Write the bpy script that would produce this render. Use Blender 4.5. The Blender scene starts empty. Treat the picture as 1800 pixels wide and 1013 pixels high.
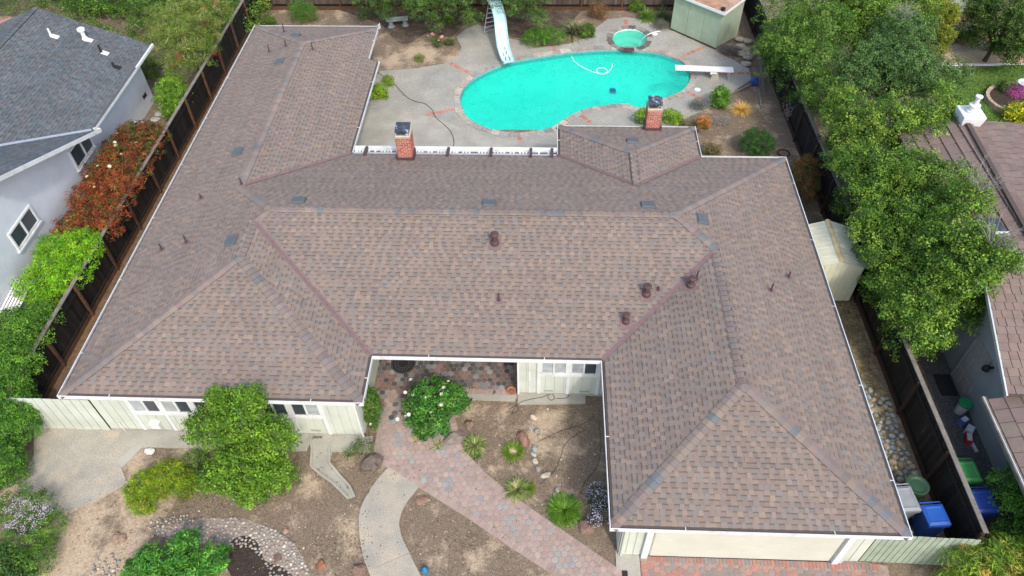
import bpy, math, random
import numpy as np
from mathutils import Vector, Matrix, noise
from mathutils.geometry import tessellate_polygon
R = random.Random(7)
rng = np.random.default_rng(11)
scene = bpy.context.scene
COL = scene.collection

# ------------------------------------------------------------------ camera
CAM = Vector((2.391, -13.932, 21.230))
YAW, PITCH, ROLL = math.radians(3.1426), math.radians(47.7624), math.radians(-1.3233)
FPX = 1314.13
cf = Vector((-math.sin(YAW)*math.cos(PITCH), math.cos(YAW)*math.cos(PITCH), -math.sin(PITCH)))
cr0 = Vector((math.cos(YAW), math.sin(YAW), 0)); cu0 = cr0.cross(cf)
cr = cr0*math.cos(ROLL)+cu0*math.sin(ROLL); cu = cr.cross(cf)
cam = bpy.data.cameras.new('drone_camera'); camo = bpy.data.objects.new('drone_camera', cam); COL.objects.link(camo)
camo.matrix_world = Matrix(((cr.x, cu.x, -cf.x, CAM.x), (cr.y, cu.y, -cf.y, CAM.y), (cr.z, cu.z, -cf.z, CAM.z), (0, 0, 0, 1)))
cam.sensor_fit = 'HORIZONTAL'; cam.sensor_width = 36; cam.lens = FPX/1800*36; cam.clip_end = 600; cam.clip_start = .1
scene.camera = camo

# ------------------------------------------------------------------ light
SUNDIR = Vector((.37, -.84, 1.0)).normalized()
w = bpy.data.worlds.new('World'); scene.world = w; w.use_nodes = True
nt = w.node_tree; nt.nodes.clear()
sk = nt.nodes.new('ShaderNodeTexSky'); sk.sky_type = 'NISHITA'; sk.sun_disc = False
sk.sun_elevation = math.asin(SUNDIR.z); sk.sun_rotation = math.atan2(SUNDIR.x, SUNDIR.y)
sk.air_density = 1.0; sk.dust_density = 3.0; sk.ozone_density = .6
bg = nt.nodes.new('ShaderNodeBackground'); bg.inputs['Strength'].default_value = .15
wo = nt.nodes.new('ShaderNodeOutputWorld')
nt.links.new(sk.outputs[0], bg.inputs[0]); nt.links.new(bg.outputs[0], wo.inputs[0])
sun = bpy.data.lights.new('sun', 'SUN'); sun.energy = .95; sun.angle = math.radians(3.5); sun.color = (1, .95, .87)
suno = bpy.data.objects.new('sun', sun); COL.objects.link(suno)
suno.rotation_euler = SUNDIR.to_track_quat('Z', 'Y').to_euler(); suno.location = (8, -20, 30)
scene.view_settings.view_transform = 'Standard'; scene.view_settings.look = 'None'
scene.view_settings.exposure = .98; scene.view_settings.gamma = 1; scene.view_settings.use_curve_mapping = False
scene.cycles.max_bounces = 8; scene.cycles.transparent_max_bounces = 12

# ------------------------------------------------------------------ helpers
def ray(px, py): return cr*((px-900)/FPX) - cu*((py-506.5)/FPX) + cf
def G(px, py, z=0.0):
    """the point of the horizontal plane at height z that the surveyed photo position stands on"""
    d = ray(px, py); return CAM + d*((z-CAM.z)/d.z)
def GX(px, py, x):
    d = ray(px, py); return CAM + d*((x-CAM.x)/d.x)
def GY(px, py, y):
    d = ray(px, py); return CAM + d*((y-CAM.y)/d.y)
def G2(pts, z=0.0): return [tuple(G(a, b, z).xy) for a, b in pts]

WORLD = {}
def tag(o, label=None, cat=None, group=None, kind=None):
    if label: o['label'] = label
    if cat: o['category'] = cat
    if group: o['group'] = group
    if kind: o['kind'] = kind
    return o
def thing(name, label, cat, loc=(0, 0, 0), group=None):
    o = bpy.data.objects.new(name, None); COL.objects.link(o); o.location = loc; o.empty_display_size = .3
    WORLD[o.name] = Vector(loc); return tag(o, label, cat, group)
def link(name, me, parent=None, loc=None):
    o = bpy.data.objects.new(name, me); COL.objects.link(o)
    if parent is not None: o.parent = parent
    if loc is not None: o.location = loc
    WORLD[o.name] = Vector(loc or (0, 0, 0)) + (WORLD[parent.name] if parent is not None else Vector())
    return o
def dup(root, loc, label=None, group=None):
    r = root.copy(); COL.objects.link(r); r.location = loc; WORLD[r.name] = Vector(loc)
    if label: r['label'] = label
    if group: r['group'] = group
    for ch in list(root.children):
        c = ch.copy(); COL.objects.link(c); c.parent = r
        for g in list(ch.children):
            d = g.copy(); COL.objects.link(d); d.parent = c
    return r
def rawmesh(name, v, f, mat, col=None, smooth=False):
    v = np.asarray(v, dtype=np.float32).reshape(-1, 3); me = bpy.data.meshes.new(name)
    if isinstance(f, np.ndarray):
        n, k = f.shape
        me.vertices.add(len(v)); me.vertices.foreach_set('co', v.ravel())
        me.loops.add(n*k); me.loops.foreach_set('vertex_index', f.ravel().astype(np.int32))
        me.polygons.add(n); me.polygons.foreach_set('loop_start', np.arange(0, n*k, k, dtype=np.int32))
        me.update(calc_edges=True)
    else:
        me.from_pydata([tuple(map(float, p)) for p in v], [], f)
    if col is not None:
        a = me.attributes.new('col', 'FLOAT_COLOR', 'FACE')
        c = np.ones((len(me.polygons), 4), np.float32); c[:, :3] = np.asarray(col, np.float32); a.data.foreach_set('color', c.ravel())
    if smooth: me.polygons.foreach_set('use_smooth', np.ones(len(me.polygons), bool))
    me.materials.append(mat); return me
class MB:
    def __init__(s, M=None): s.v = []; s.f = []; s.c = []; s.M = M
    def add(s, vs, fs, col=(.5, .5, .5)):
        b = len(s.v); s.v += [tuple(s.M @ Vector(p)) if s.M else tuple(p) for p in vs]
        for f in fs: s.f.append([b+i for i in f]); s.c.append(col)
        return s
    def quad(s, a, b, c, d, col=(.5, .5, .5)): return s.add([a, b, c, d], [(0, 1, 2, 3)], col)
    def box(s, c, d, col=(.5, .5, .5), rz=0, T=None):
        x, y, z = d[0]/2, d[1]/2, d[2]/2
        vs = [Vector((i*x, j*y, k*z)) for k in (-1, 1) for j in (-1, 1) for i in (-1, 1)]
        T = T or Matrix.Translation(Vector(c)) @ Matrix.Rotation(rz, 4, 'Z')
        return s.add([T @ p for p in vs], [(0, 2, 3, 1), (4, 5, 7, 6), (0, 1, 5, 4), (2, 6, 7, 3), (0, 4, 6, 2), (1, 3, 7, 5)], col)
    def beam(s, a, b, wd, h, col=(.5, .5, .5), up=Vector((0, 0, 1))):
        a, b = Vector(a), Vector(b); d = (b-a); L = d.length; d.normalize()
        sx = d.cross(up).normalized(); uz = sx.cross(d)
        T = Matrix(((d.x, sx.x, uz.x, 0), (d.y, sx.y, uz.y, 0), (d.z, sx.z, uz.z, 0), (0, 0, 0, 1)))
        return s.box(None, (L, wd, h), col, T=Matrix.Translation((a+b)/2) @ T)
    def tube(s, pts, r, n=8, r2=None, col=(.5, .5, .5), cap=True):
        pts = [Vector(p) for p in pts]; m = len(pts); vs = []; fs = []
        for i, p in enumerate(pts):
            d = (pts[min(i+1, m-1)]-pts[max(i-1, 0)]).normalized()
            a = d.orthogonal().normalized() if i == 0 else (a - d*a.dot(d)).normalized()
            b = d.cross(a); rr = r if r2 is None else r+(r2-r)*i/max(1, m-1)
            for k in range(n):
                t = 2*math.pi*k/n; vs.append(p+(a*math.cos(t)+b*math.sin(t))*rr)
        for i in range(m-1):
            for k in range(n): fs.append((i*n+k, i*n+(k+1) % n, (i+1)*n+(k+1) % n, (i+1)*n+k))
        if cap: fs += [tuple(range(n-1, -1, -1)), tuple(range((m-1)*n, m*n))]
        return s.add(vs, fs, col)
    def lathe(s, prof, c=(0, 0, 0), n=20, col=(.5, .5, .5), cap=True):
        vs = []; fs = []; c = Vector(c); m = len(prof)
        for r, z in prof:
            for k in range(n): t = 2*math.pi*k/n; vs.append(c+Vector((r*math.cos(t), r*math.sin(t), z)))
        for i in range(m-1):
            for k in range(n): fs.append((i*n+k, i*n+(k+1) % n, (i+1)*n+(k+1) % n, (i+1)*n+k))
        if cap: fs += [tuple(range(n-1, -1, -1)), tuple(range((m-1)*n, m*n))]
        return s.add(vs, fs, col)
    def prism(s, poly, z0, z1, col=(.5, .5, .5), holes=(), bottom=False):
        rings = [[Vector((p[0], p[1], 0)) for p in poly]]+[[Vector((p[0], p[1], 0)) for p in h] for h in holes]
        tri = tessellate_polygon(rings); flat = [p for r_ in rings for p in r_]
        vs = [(p.x, p.y, z1) for p in flat]; fs = []
        for t in tri:
            a, b, c = (flat[i] for i in t)
            fs.append(tuple(t) if (b-a).cross(c-a).z > 0 else tuple(reversed(t)))
        n = len(vs); vs += [(p.x, p.y, z0) for p in flat]; o = 0
        for r_ in rings:
            k = len(r_); ar = sum(r_[i].x*r_[(i+1) % k].y-r_[(i+1) % k].x*r_[i].y for i in range(k))
            outer = r_ is rings[0]
            for i in range(k):
                a, b = o+i, o+(i+1) % k
                if (ar > 0) != outer: a, b = b, a
                fs.append((a, n+a, n+b, b))
            o += k
        return s.add(vs, fs, col)
    def rock(s, c, d, seed, col=(.5, .5, .5), rz=0, sub=2, rough=.25, flat=.3):
        v, f = ICO[sub]; rr = random.Random(seed); off = Vector((rr.uniform(-50, 50), rr.uniform(-50, 50), rr.uniform(-50, 50)))
        ca, sa = math.cos(rz), math.sin(rz); vs = []
        for p in v:
            k = 1+rough*noise.noise(p*1.1+off)*1.6+rough*.35*noise.noise(p*3+off)
            q = Vector((p.x*k*d[0], p.y*k*d[1], max(p.z*k, -flat)*d[2])); vs.append((c[0]+q.x*ca-q.y*sa, c[1]+q.x*sa+q.y*ca, c[2]+q.z))
        return s.add(vs, f, col)
    def mesh(s, name, mat, org=Vector(), smooth=False):
        o = np.array(org, np.float32)
        return rawmesh(name, np.array(s.v, np.float32)-o, s.f, mat, s.c, smooth)
    def build(s, name, mat, parent=None, label=None, cat=None, group=None, kind=None, org=None, smooth=False):
        if parent is not None: o = link(name, s.mesh(name, mat, WORLD[parent.name], smooth), parent)
        else:
            org = Vector(org or (0, 0, 0)); o = link(name, s.mesh(name, mat, org, smooth), None, org)
        return tag(o, label, cat, group, kind)
def ico(n):
    import bmesh
    bm = bmesh.new(); bmesh.ops.create_icosphere(bm, subdivisions=n, radius=1)
    bm.verts.ensure_lookup_table(); r = [v.co.copy() for v in bm.verts], [tuple(v.index for v in f.verts) for f in bm.faces]; bm.free(); return r
ICO = {1: ico(1), 2: ico(2), 3: ico(3)}
def smoothline(pts, n=6, closed=False):
    """Catmull-Rom through the given points"""
    P = [Vector(p) for p in pts]; m = len(P); out = []
    for i in range(m if closed else m-1):
        p0, p1, p2, p3 = ((P[(i+k) % m] for k in (-1, 0, 1, 2)) if closed else (P[min(max(i+k, 0), m-1)] for k in (-1, 0, 1, 2)))
        for j in range(n):
            t = j/n; out.append(.5*((2*p1)+(p2-p0)*t+(2*p0-5*p1+4*p2-p3)*t*t+(3*p1-p0-3*p2+p3)*t**3))
    if not closed: out.append(P[-1])
    return out
def inside(p, poly):
    x, y = p[0], p[1]; c = False; n = len(poly); j = n-1
    for i in range(n):
        xi, yi = poly[i][0], poly[i][1]; xj, yj = poly[j][0], poly[j][1]
        if (yi > y) != (yj > y) and x < (xj-xi)*(y-yi)/(yj-yi)+xi: c = not c
        j = i
    return c
def offset(poly, d):
    """outline grown by d (closed, any orientation)"""
    n = len(poly); P = [Vector((p[0], p[1])) for p in poly]
    ar = sum(P[i].x*P[(i+1) % n].y-P[(i+1) % n].x*P[i].y for i in range(n)); s = 1 if ar > 0 else -1; out = []
    for i in range(n):
        a = (P[i]-P[i-1]).normalized(); b = (P[(i+1) % n]-P[i]).normalized()
        na = Vector((a.y, -a.x))*s; nb = Vector((b.y, -b.x))*s; m = (na+nb); k = m.dot(na)
        out.append(tuple(P[i]+m*(d/max(k, .35))))
    return out
def ch(c, k): return (c[0]*k, c[1]*k, c[2]*k)
def jit(c, a=.12, h=.03):
    k = R.uniform(1-a, 1+a); return tuple(max(.003, x*k*(1+R.uniform(-h, h))) for x in c)

# ------------------------------------------------------------------ materials
def mat(name, col=(.5, .5, .5), attr=False, rnd=0, var=.12, scale=6, fine=.1, fscale=60, bump=.15, bscale=80, rough=.85, metal=0,
        spec=.3, trans=0, mix=None, mscale=2, mrange=(.45, .6), streak=None):
    m = bpy.data.materials.new(name); m.use_nodes = True; n = m.node_tree.nodes; L = m.node_tree.links
    b = n['Principled BSDF']; b.inputs['Roughness'].default_value = rough; b.inputs['Metallic'].default_value = metal
    b.inputs['Specular IOR Level'].default_value = spec
    geo = n.new('ShaderNodeNewGeometry'); pos = geo.outputs['Position']
    if streak:
        mp = n.new('ShaderNodeVectorMath'); mp.operation = 'MULTIPLY'; mp.inputs[1].default_value = streak; L.new(pos, mp.inputs[0]); pos = mp.outputs[0]
    if attr:
        a = n.new('ShaderNodeAttribute'); a.attribute_name = 'col'; c = a.outputs['Color']
    else:
        q = n.new('ShaderNodeRGB'); q.outputs[0].default_value = (*col, 1); c = q.outputs[0]
    def tex(sc, det=4, ro=.6):
        t = n.new('ShaderNodeTexNoise'); t.inputs['Scale'].default_value = sc; t.inputs['Detail'].default_value = det; t.inputs['Roughness'].default_value = ro
        L.new(pos, t.inputs['Vector']); return t.outputs['Fac']
    def mul(c, fac, lo, hi, f0=.3, f1=.7):
        mr = n.new('ShaderNodeMapRange'); mr.inputs[1].default_value = f0; mr.inputs[2].default_value = f1; mr.inputs[3].default_value = lo; mr.inputs[4].default_value = hi
        L.new(fac, mr.inputs[0]); x = n.new('ShaderNodeMix'); x.data_type = 'RGBA'; x.blend_type = 'MULTIPLY'; x.inputs[0].default_value = 1
        L.new(c, x.inputs[6]); L.new(mr.outputs[0], x.inputs[7]); return x.outputs[2]
    if mix:
        mr = n.new('ShaderNodeMapRange'); mr.inputs[1].default_value, mr.inputs[2].default_value = mrange; L.new(tex(mscale, 6, .65), mr.inputs[0])
        x = n.new('ShaderNodeMix'); x.data_type = 'RGBA'; L.new(mr.outputs[0], x.inputs[0]); L.new(c, x.inputs[6]); x.inputs[7].default_value = (*mix, 1); c = x.outputs[2]
    if var: c = mul(c, tex(scale), 1-var, 1+var)
    if fine: c = mul(c, tex(fscale, 2), 1-fine, 1+fine)
    if rnd:
        oi = n.new('ShaderNodeObjectInfo'); c = mul(c, oi.outputs['Random'], 1-rnd, 1+rnd, 0, 1)
    L.new(c, b.inputs['Base Color'])
    if bump:
        bp = n.new('ShaderNodeBump'); bp.inputs['Strength'].default_value = bump; bp.inputs['Distance'].default_value = .02; L.new(tex(bscale, 3), bp.inputs['Height']); L.new(bp.outputs[0], b.inputs['Normal'])
    if trans:
        t = n.new('ShaderNodeBsdfTranslucent'); L.new(c, t.inputs['Color']); ms = n.new('ShaderNodeMixShader'); ms.inputs[0].default_value = trans
        L.new(b.outputs[0], ms.inputs[1]); L.new(t.outputs[0], ms.inputs[2]); L.new(ms.outputs[0], n['Material Output'].inputs['Surface'])
    return m
M = dict(
 shingle=mat('asphalt_shingle', attr=True, var=.06, scale=.7, fine=.2, fscale=130, bump=.5, bscale=170, rough=.95, spec=.15),
 shingle_far=mat('asphalt_shingle_gray', attr=True, var=.10, scale=.8, fine=.12, fscale=60, bump=.3, bscale=120, rough=.95, spec=.15),
 deckwood=mat('roof_underlay', (.09, .07, .06), var=.1),
 white=mat('white_paint', (.66, .68, .68), var=.10, scale=2, fine=.06, bump=.03, rough=.5, mix=(.50, .49, .45), mscale=1.7, mrange=(.55, .75)),
 gutshade=mat('gutter_shade', (.10, .10, .11), var=.2),  # shade inside the gutters, painted as a dark colour
 cream=mat('cream_siding_paint', (.525, .56, .485), var=.10, scale=1.3, fine=.04, fscale=40, bump=.08, bscale=60, rough=.7, rnd=.03),
 creamdoor=mat('garage_door_paint', (.55, .555, .47), var=.05, scale=1.5, fine=.04, bump=.08, rough=.6),
 gategreen=mat('green_gray_paint', (.30, .36, .275), var=.14, scale=2, fine=.08, bump=.15, rough=.8, rnd=.08),
 shedgreen=mat('pale_green_plywood', (.35, .43, .31), var=.12, scale=1.5, fine=.06, bump=.12, rough=.85, rnd=.04),
 glass=mat('window_glass', (.045, .06, .07), var=.3, scale=1.2, fine=0, bump=0, rough=.08, spec=.6),
 glasspale=mat('curtained_glass', (.36, .40, .41), var=.25, scale=3, fine=0, bump=0, rough=.12, spec=.6),
 screen=mat('insect_screen', (.07, .08, .09), var=.1, fine=.1, rough=.6),
 brown=mat('brown_flashing_paint', (.085, .052, .050), var=.12, scale=4, fine=.06, bump=.05, rough=.55),
 grayvent=mat('gray_vent_metal', (.10, .115, .122), var=.12, scale=5, fine=.08, bump=.05, rough=.6),
 darkmetal=mat('black_metal', (.02, .02, .022), var=.2, rough=.5),
 capmetal=mat('dark_cap_metal_glints', (.05, .06, .08), var=.5, scale=9, fine=.1, bump=.1, rough=.35, mix=(.55, .6, .65), mscale=4, mrange=(.56, .66)),  # pale mix patches are glints painted on the dark metal
 brick=mat('red_brick', attr=True, var=.12, scale=12, fine=.12, fscale=90, bump=.3, bscale=120),
 mortar=mat('pale_mortar', (.62, .56, .50), var=.12, scale=10),
 concrete=mat('smooth_concrete', (.36, .35, .30), var=.16, scale=1.1, fine=.10, fscale=25, bump=.1, mix=(.36, .34, .28), mscale=.8, mrange=(.5, .75)),
 aggregate=mat('exposed_aggregate', (.345, .335, .29), var=.12, scale=.9, fine=.5, fscale=34, bump=.5, bscale=70, mix=(.30, .295, .26), mscale=.5, mrange=(.45, .65)),
 aggregate_front=mat('exposed_aggregate_front', (.36, .34, .285), var=.13, scale=1.2, fine=.4, fscale=42, bump=.5, bscale=70, mix=(.42, .35, .26), mscale=.6, mrange=(.47, .66)),
 paver=mat('concrete_paver', attr=True, var=.10, scale=5, fine=.14, fscale=90, bump=.3, bscale=110),
 sand=mat('joint_sand', (.30, .24, .20), var=.2, scale=12),
 stone=mat('natural_stone', attr=True, var=.22, scale=7, fine=.16, fscale=45, bump=.6, bscale=25),
 pebble=mat('river_pebble', attr=True, var=.15, scale=14, fine=.1, fscale=70, bump=.2),
 fencewood=mat('dark_weathered_wood', (.013, .011, .010), var=.5, scale=3, fine=.3, fscale=12, bump=.3, bscale=30, rnd=.55, streak=(6, 6, .5), mix=(.05, .033, .022), mscale=2.2, mrange=(.58, .80)),
 railwood=mat('brown_rail_wood', (.095, .050, .028), var=.3, scale=5, fine=.2, rnd=.2, bump=.2),
 graywood=mat('grayed_cap_wood', (.20, .18, .155), var=.25, scale=4, fine=.2, rnd=.15, bump=.3),
 bark=mat('bark', (.085, .062, .045), var=.3, scale=12, fine=.25, bump=.6, bscale=30),
 graybark=mat('gray_bark', (.26, .24, .22), var=.25, scale=12, fine=.2, bump=.5, bscale=30),
 leaf=mat('foliage', attr=True, var=.10, scale=3, fine=0, bump=0, rough=.55, spec=.25, trans=.22),
 petal=mat('petals', attr=True, var=.05, fine=0, bump=0, rough=.6, trans=.2),
 stucco=mat('pale_blue_gray_stucco', (.60, .635, .68), var=.07, scale=1.5, fine=.08, fscale=50, bump=.25, bscale=90),
 stuccodark=mat('gray_green_stucco', (.33, .36, .35), var=.06, scale=1.5, fine=.06, bump=.25, bscale=90),
 tile=mat('brown_roof_tile', attr=True, var=.12, scale=2, fine=.12, fscale=40, bump=.3, bscale=70, streak=(1, 1, 1)),
 plaster=mat('pool_plaster', (.80, .86, .84), var=.06, scale=1.5, fine=.05, fscale=8, bump=.1),
 fiberglass=mat('slide_fiberglass', (.50, .78, .80), var=.06, scale=2, fine=.05, bump=.02, rough=.4, mix=(.75, .85, .85), mscale=1.5, mrange=(.5, .7)),
 steel=mat('aluminium_rail', (.62, .64, .65), var=.08, rough=.35, metal=.6),
 terracotta=mat('terracotta', (.42, .17, .09), var=.15, scale=8),
 rust=mat('rusty_tarpaper', (.36, .19, .11), var=.25, scale=3, fine=.15, bump=.2, mix=(.42, .30, .21), mscale=1.3, mrange=(.4, .65)),
 metalshed=mat('cream_metal', (.64, .64, .49), var=.05, scale=2, fine=.03, bump=.02, rough=.5, mix=(.62, .52, .34), mscale=2.0, mrange=(.68, .9), rnd=.03),
 plastic=mat('coloured_plastic', attr=True, var=.10, scale=4, fine=.05, bump=.05, rough=.42, spec=.45),
 rubber=mat('black_rubber', (.025, .025, .026), var=.2, bump=.2, rough=.7),
 hose=mat('dark_hose', (.055, .048, .042), var=.2, rough=.6),
 whitestuff=mat('white_plastic', (.80, .80, .78), var=.05, rough=.4),
)
# ------------------------------------------------------------------ the setting
XL, XFL, XG, XR, XRL, XJ, XB1, XB2 = -12.0, -2.82, 4.376, 12.0, -5.31, -5.786, 3.062, 8.692
YF1, YF2, YC, YP, YB, YN, YJ = -1.727, -5.392, 0.0, 10.15, 20.3, 12.14, 17.05
ZE, PT = 2.6, .3018

pool_px = [(809,170),(811,188),(822,208),(846,223),(873,231),(905,235),(938,232),(967,226),(986,215),(1017,197),(1061,187),(1101,184),(1118,190),(1142,187),(1168,174),(1195,163),(1209,150),(1214,136),(1208,120),(1195,107),(1168,97),(1135,91),(1068,88),(1007,92),(950,100),(900,109),(853,127),(822,147)]
POOL = [tuple(p.xy) for p in smoothline([(*q, 0) for q in G2(pool_px)], 4, True)]
spa_px = [(1076,68),(1083,58),(1098,53),(1116,53),(1131,59),(1137,69),(1134,79),(1122,85),(1105,87),(1088,84),(1079,77)]
SPA = [tuple(p.xy) for p in smoothline([(*q, 0) for q in G2(spa_px)], 3, True)]
deck_px = [(600,262),(640,200),(655,150),(668,126),(735,121),(786,112),(806,101),(811,84),(802,66),(816,54),(838,44),(866,52),(892,68),(912,72),(940,86),(1000,78),(1030,68),(1048,50),(1068,35),(1101,31),(1142,38),(1158,50),(1184,56),(1257,90),(1296,111),(1316,122),(1321,141),(1279,168),(1235,195),(1198,212),(1180,235),(1100,262),(980,262)]
DECK = G2(deck_px)
slab_px = [(610,262),(640,190),(678,191),(718,198),(765,208),(819,231),(853,240),(900,247),(975,253),(975,262)]
SLAB = G2(slab_px)

# ground
bare_spots = [(150,830,1.6,.9),(250,870,1.3,.9),(120,960,1.5,1),(200,990,1.2,.9),(330,800,.8,.6),(650,900,.7,.6),(560,850,.8,.45),(610,930,.6,.6),(560,970,.8,.4),(930,740,.7,.3),(960,760,1.1,.65),(1000,790,.8,.5),(840,980,.9,.5),(760,900,.5,.35),(960,990,.8,.3),
 (830,705,.8,.5),(40,850,.8,.7),(740,95,1.5,.85),(690,105,1.0,.8),(790,105,.9,.7),(760,40,1.2,.3),(560,30,1.5,.35),(610,20,1.2,.5),(1300,190,1.0,.45),(1250,260,1.2,.35),(1230,190,.7,.5),(1010,55,1.2,.6),(920,45,1.0,.4),(1490,600,1.6,.35),(1500,680,1.2,.35),(1340,190,.9,.3),(1650,80,2,.6),(1700,85,2,.6)]
def ground_sheet():
    xs = np.concatenate([[-90, -60, -42], np.arange(-33, 33.01, .22), [42, 60, 90]]); ys = np.concatenate([[-50, -25, -12], np.arange(-8.5, 32.01, .22), [40, 60, 90]])
    nx, ny = len(xs), len(ys); X, Y = np.meshgrid(xs, ys); Z = np.zeros_like(X); bare = np.full_like(X, .21)
    for px, py, r, k in bare_spots:
        c = G(px, py); bare = np.maximum(bare, k*np.exp(-((X-c.x)**2+(Y-c.y)**2)/(r*r)))
    big = (np.abs(X) > 33) | (Y > 32) | (Y < -8.6)
    for j in range(ny):
        for i in range(nx):
            if not big[j, i]: Z[j, i] = -.008+.014*noise.noise(Vector((X[j, i]*.9, Y[j, i]*.9, 3)))-.006
    hole = offset(POOL, .12); hole2 = offset(SPA, .12); bb = [(-2.4, 10.5), (15.5, 25.6)]
    f = []
    for j in range(ny-1):
        for i in range(nx-1):
            cx, cy = (xs[i]+xs[i+1])/2, (ys[j]+ys[j+1])/2
            if bb[0][0] < cx < bb[0][1] and bb[1][0] < cy < bb[1][1]:
                if any(inside((a, b_), h) for h in (hole, hole2) for a in (xs[i], xs[i+1]) for b_ in (ys[j], ys[j+1])): continue
            f.append((j*nx+i, j*nx+i+1, (j+1)*nx+i+1, (j+1)*nx+i))
    m = bpy.data.materials.new('garden_soil'); m.use_nodes = True; n = m.node_tree.nodes; L = m.node_tree.links; b = n['Principled BSDF']
    b.inputs['Roughness'].default_value = .95; b.inputs['Specular IOR Level'].default_value = .1
    geo = n.new('ShaderNodeNewGeometry')
    def tx(sc, det=5, ro=.65):
        t = n.new('ShaderNodeTexNoise'); t.inputs['Scale'].default_value = sc; t.inputs['Detail'].default_value = det; t.inputs['Roughness'].default_value = ro; L.new(geo.outputs['Position'], t.inputs['Vector']); return t.outputs['Fac']
    def math_(op, a, c):
        x = n.new('ShaderNodeMath'); x.operation = op
        for k, v in enumerate((a, c)):
            if isinstance(v, (int, float)): x.inputs[k].default_value = v
            else: L.new(v, x.inputs[k])
        return x.outputs[0]
    a = n.new('ShaderNodeAttribute'); a.attribute_name = 'bare'
    s = math_('ADD', a.outputs['Fac'], math_('MULTIPLY', math_('SUBTRACT', tx(1.1, 8), .5), 2.2)); s = math_('ADD', s, math_('MULTIPLY', math_('SUBTRACT', tx(9, 4), .5), .7))
    mr = n.new('ShaderNodeMapRange'); mr.inputs[1].default_value = .28; mr.inputs[2].default_value = .68; L.new(s, mr.inputs[0])
    r1 = n.new('ShaderNodeMix'); r1.data_type = 'RGBA'; L.new(mr.outputs[0], r1.inputs[0])
    def ramp(fac, stops):
        c = n.new('ShaderNodeValToRGB'); e = c.color_ramp.elements
        while len(e) < len(stops): e.new(.5)
        for x, (p, q) in zip(e, stops): x.position = p; x.color = (*q, 1)
        L.new(fac, c.inputs[0]); return c.outputs[0]
    mulch = ramp(tx(26, 4, .85), [(.34, (.08, .060, .043)), (.46, (.175, .134, .096)), (.56, (.235, .184, .132)), (.68, (.39, .325, .24))])
    soil = ramp(tx(14, 6, .85), [(.34, (.30, .22, .145)), (.50, (.45, .355, .25)), (.68, (.57, .475, .355))])
    L.new(mulch, r1.inputs[6]); L.new(soil, r1.inputs[7]); L.new(r1.outputs[2], b.inputs['Base Color'])
    bp = n.new('ShaderNodeBump'); bp.inputs['Strength'].default_value = .6; bp.inputs['Distance'].default_value = .03; L.new(tx(45, 4, .8), bp.inputs['Height']); L.new(bp.outputs[0], b.inputs['Normal'])
    me = rawmesh('ground', np.stack([X, Y, Z], -1).reshape(-1, 3), np.array(f, np.int32), m)
    at = me.attributes.new('bare', 'FLOAT', 'POINT'); at.data.foreach_set('value', bare.ravel().astype(np.float32))
    tag(link('ground', me), kind='structure')
ground_sheet()

# water
def water_mat(name, tint, amp=.05, dif=(.04, .82, .67), opac=.34):
    m = bpy.data.materials.new(name); m.use_nodes = True; n = m.node_tree.nodes; L = m.node_tree.links; n.remove(n['Principled BSDF'])
    geo = n.new('ShaderNodeNewGeometry')
    t = n.new('ShaderNodeTexNoise'); t.inputs['Scale'].default_value = 3.5; t.inputs['Detail'].default_value = 4; L.new(geo.outputs['Position'], t.inputs['Vector'])
    bp = n.new('ShaderNodeBump'); bp.inputs['Strength'].default_value = amp; bp.inputs['Distance'].default_value = .04; L.new(t.outputs[0], bp.inputs['Height'])
    tr = n.new('ShaderNodeBsdfTransparent'); tr.inputs[0].default_value = (*tint, 1)
    df = n.new('ShaderNodeBsdfDiffuse'); df.inputs[0].default_value = (*dif, 1)
    t2 = n.new('ShaderNodeTexNoise'); t2.inputs['Scale'].default_value = 1.1; t2.inputs['Detail'].default_value = 8; t2.inputs['Roughness'].default_value = .75; t2.inputs['Distortion'].default_value = 1.2; L.new(geo.outputs['Position'], t2.inputs['Vector'])
    rp = n.new('ShaderNodeMapRange'); rp.inputs[1].default_value = .3; rp.inputs[2].default_value = .7; rp.inputs[3].default_value = .80; rp.inputs[4].default_value = 1.1; L.new(t2.outputs[0], rp.inputs[0])  # ripple and caustic light painted into the water colour as noise
    mx = n.new('ShaderNodeMix'); mx.data_type = 'RGBA'; mx.blend_type = 'MULTIPLY'; mx.inputs[0].default_value = 1; mx.inputs[6].default_value = (*dif, 1); L.new(rp.outputs[0], mx.inputs[7]); L.new(mx.outputs[2], df.inputs[0])
    m0 = n.new('ShaderNodeMixShader'); m0.inputs[0].default_value = opac; L.new(tr.outputs[0], m0.inputs[1]); L.new(df.outputs[0], m0.inputs[2])
    g = n.new('ShaderNodeBsdfGlossy'); g.inputs['Roughness'].default_value = .04; L.new(bp.outputs[0], g.inputs['Normal'])
    fr = n.new('ShaderNodeFresnel'); fr.inputs[0].default_value = 1.33; L.new(bp.outputs[0], fr.inputs['Normal'])
    m1 = n.new('ShaderNodeMixShader'); L.new(fr.outputs[0], m1.inputs[0]); L.new(m0.outputs[0], m1.inputs[1]); L.new(g.outputs[0], m1.inputs[2])
    L.new(m1.outputs[0], n['Material Output'].inputs['Surface']); return m
M['water'] = water_mat('pool_water', (.15, .97, .84)); M['spawater'] = water_mat('spa_water', (.34, .92, .76), .05, (.16, .74, .58), .25)

# pool deck
mb = MB(); mb.prism(DECK, -.02, .035, holes=[offset(POOL, .05), offset(SPA, .05)]); deck = mb.build('pool_deck', M['aggregate'], kind='structure')
mb = MB(); mb.prism(SLAB, -.02, .041); slab = mb.build('patio_slab', M['concrete'], kind='structure')
pa, pb = G(820, 230), G(815, 255)
mb = MB(); mb.beam((pa.x, pa.y, .041), (pb.x, pb.y, .041), .02, .006); mb.build('expansion_joint', M['sand'], slab)
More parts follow.
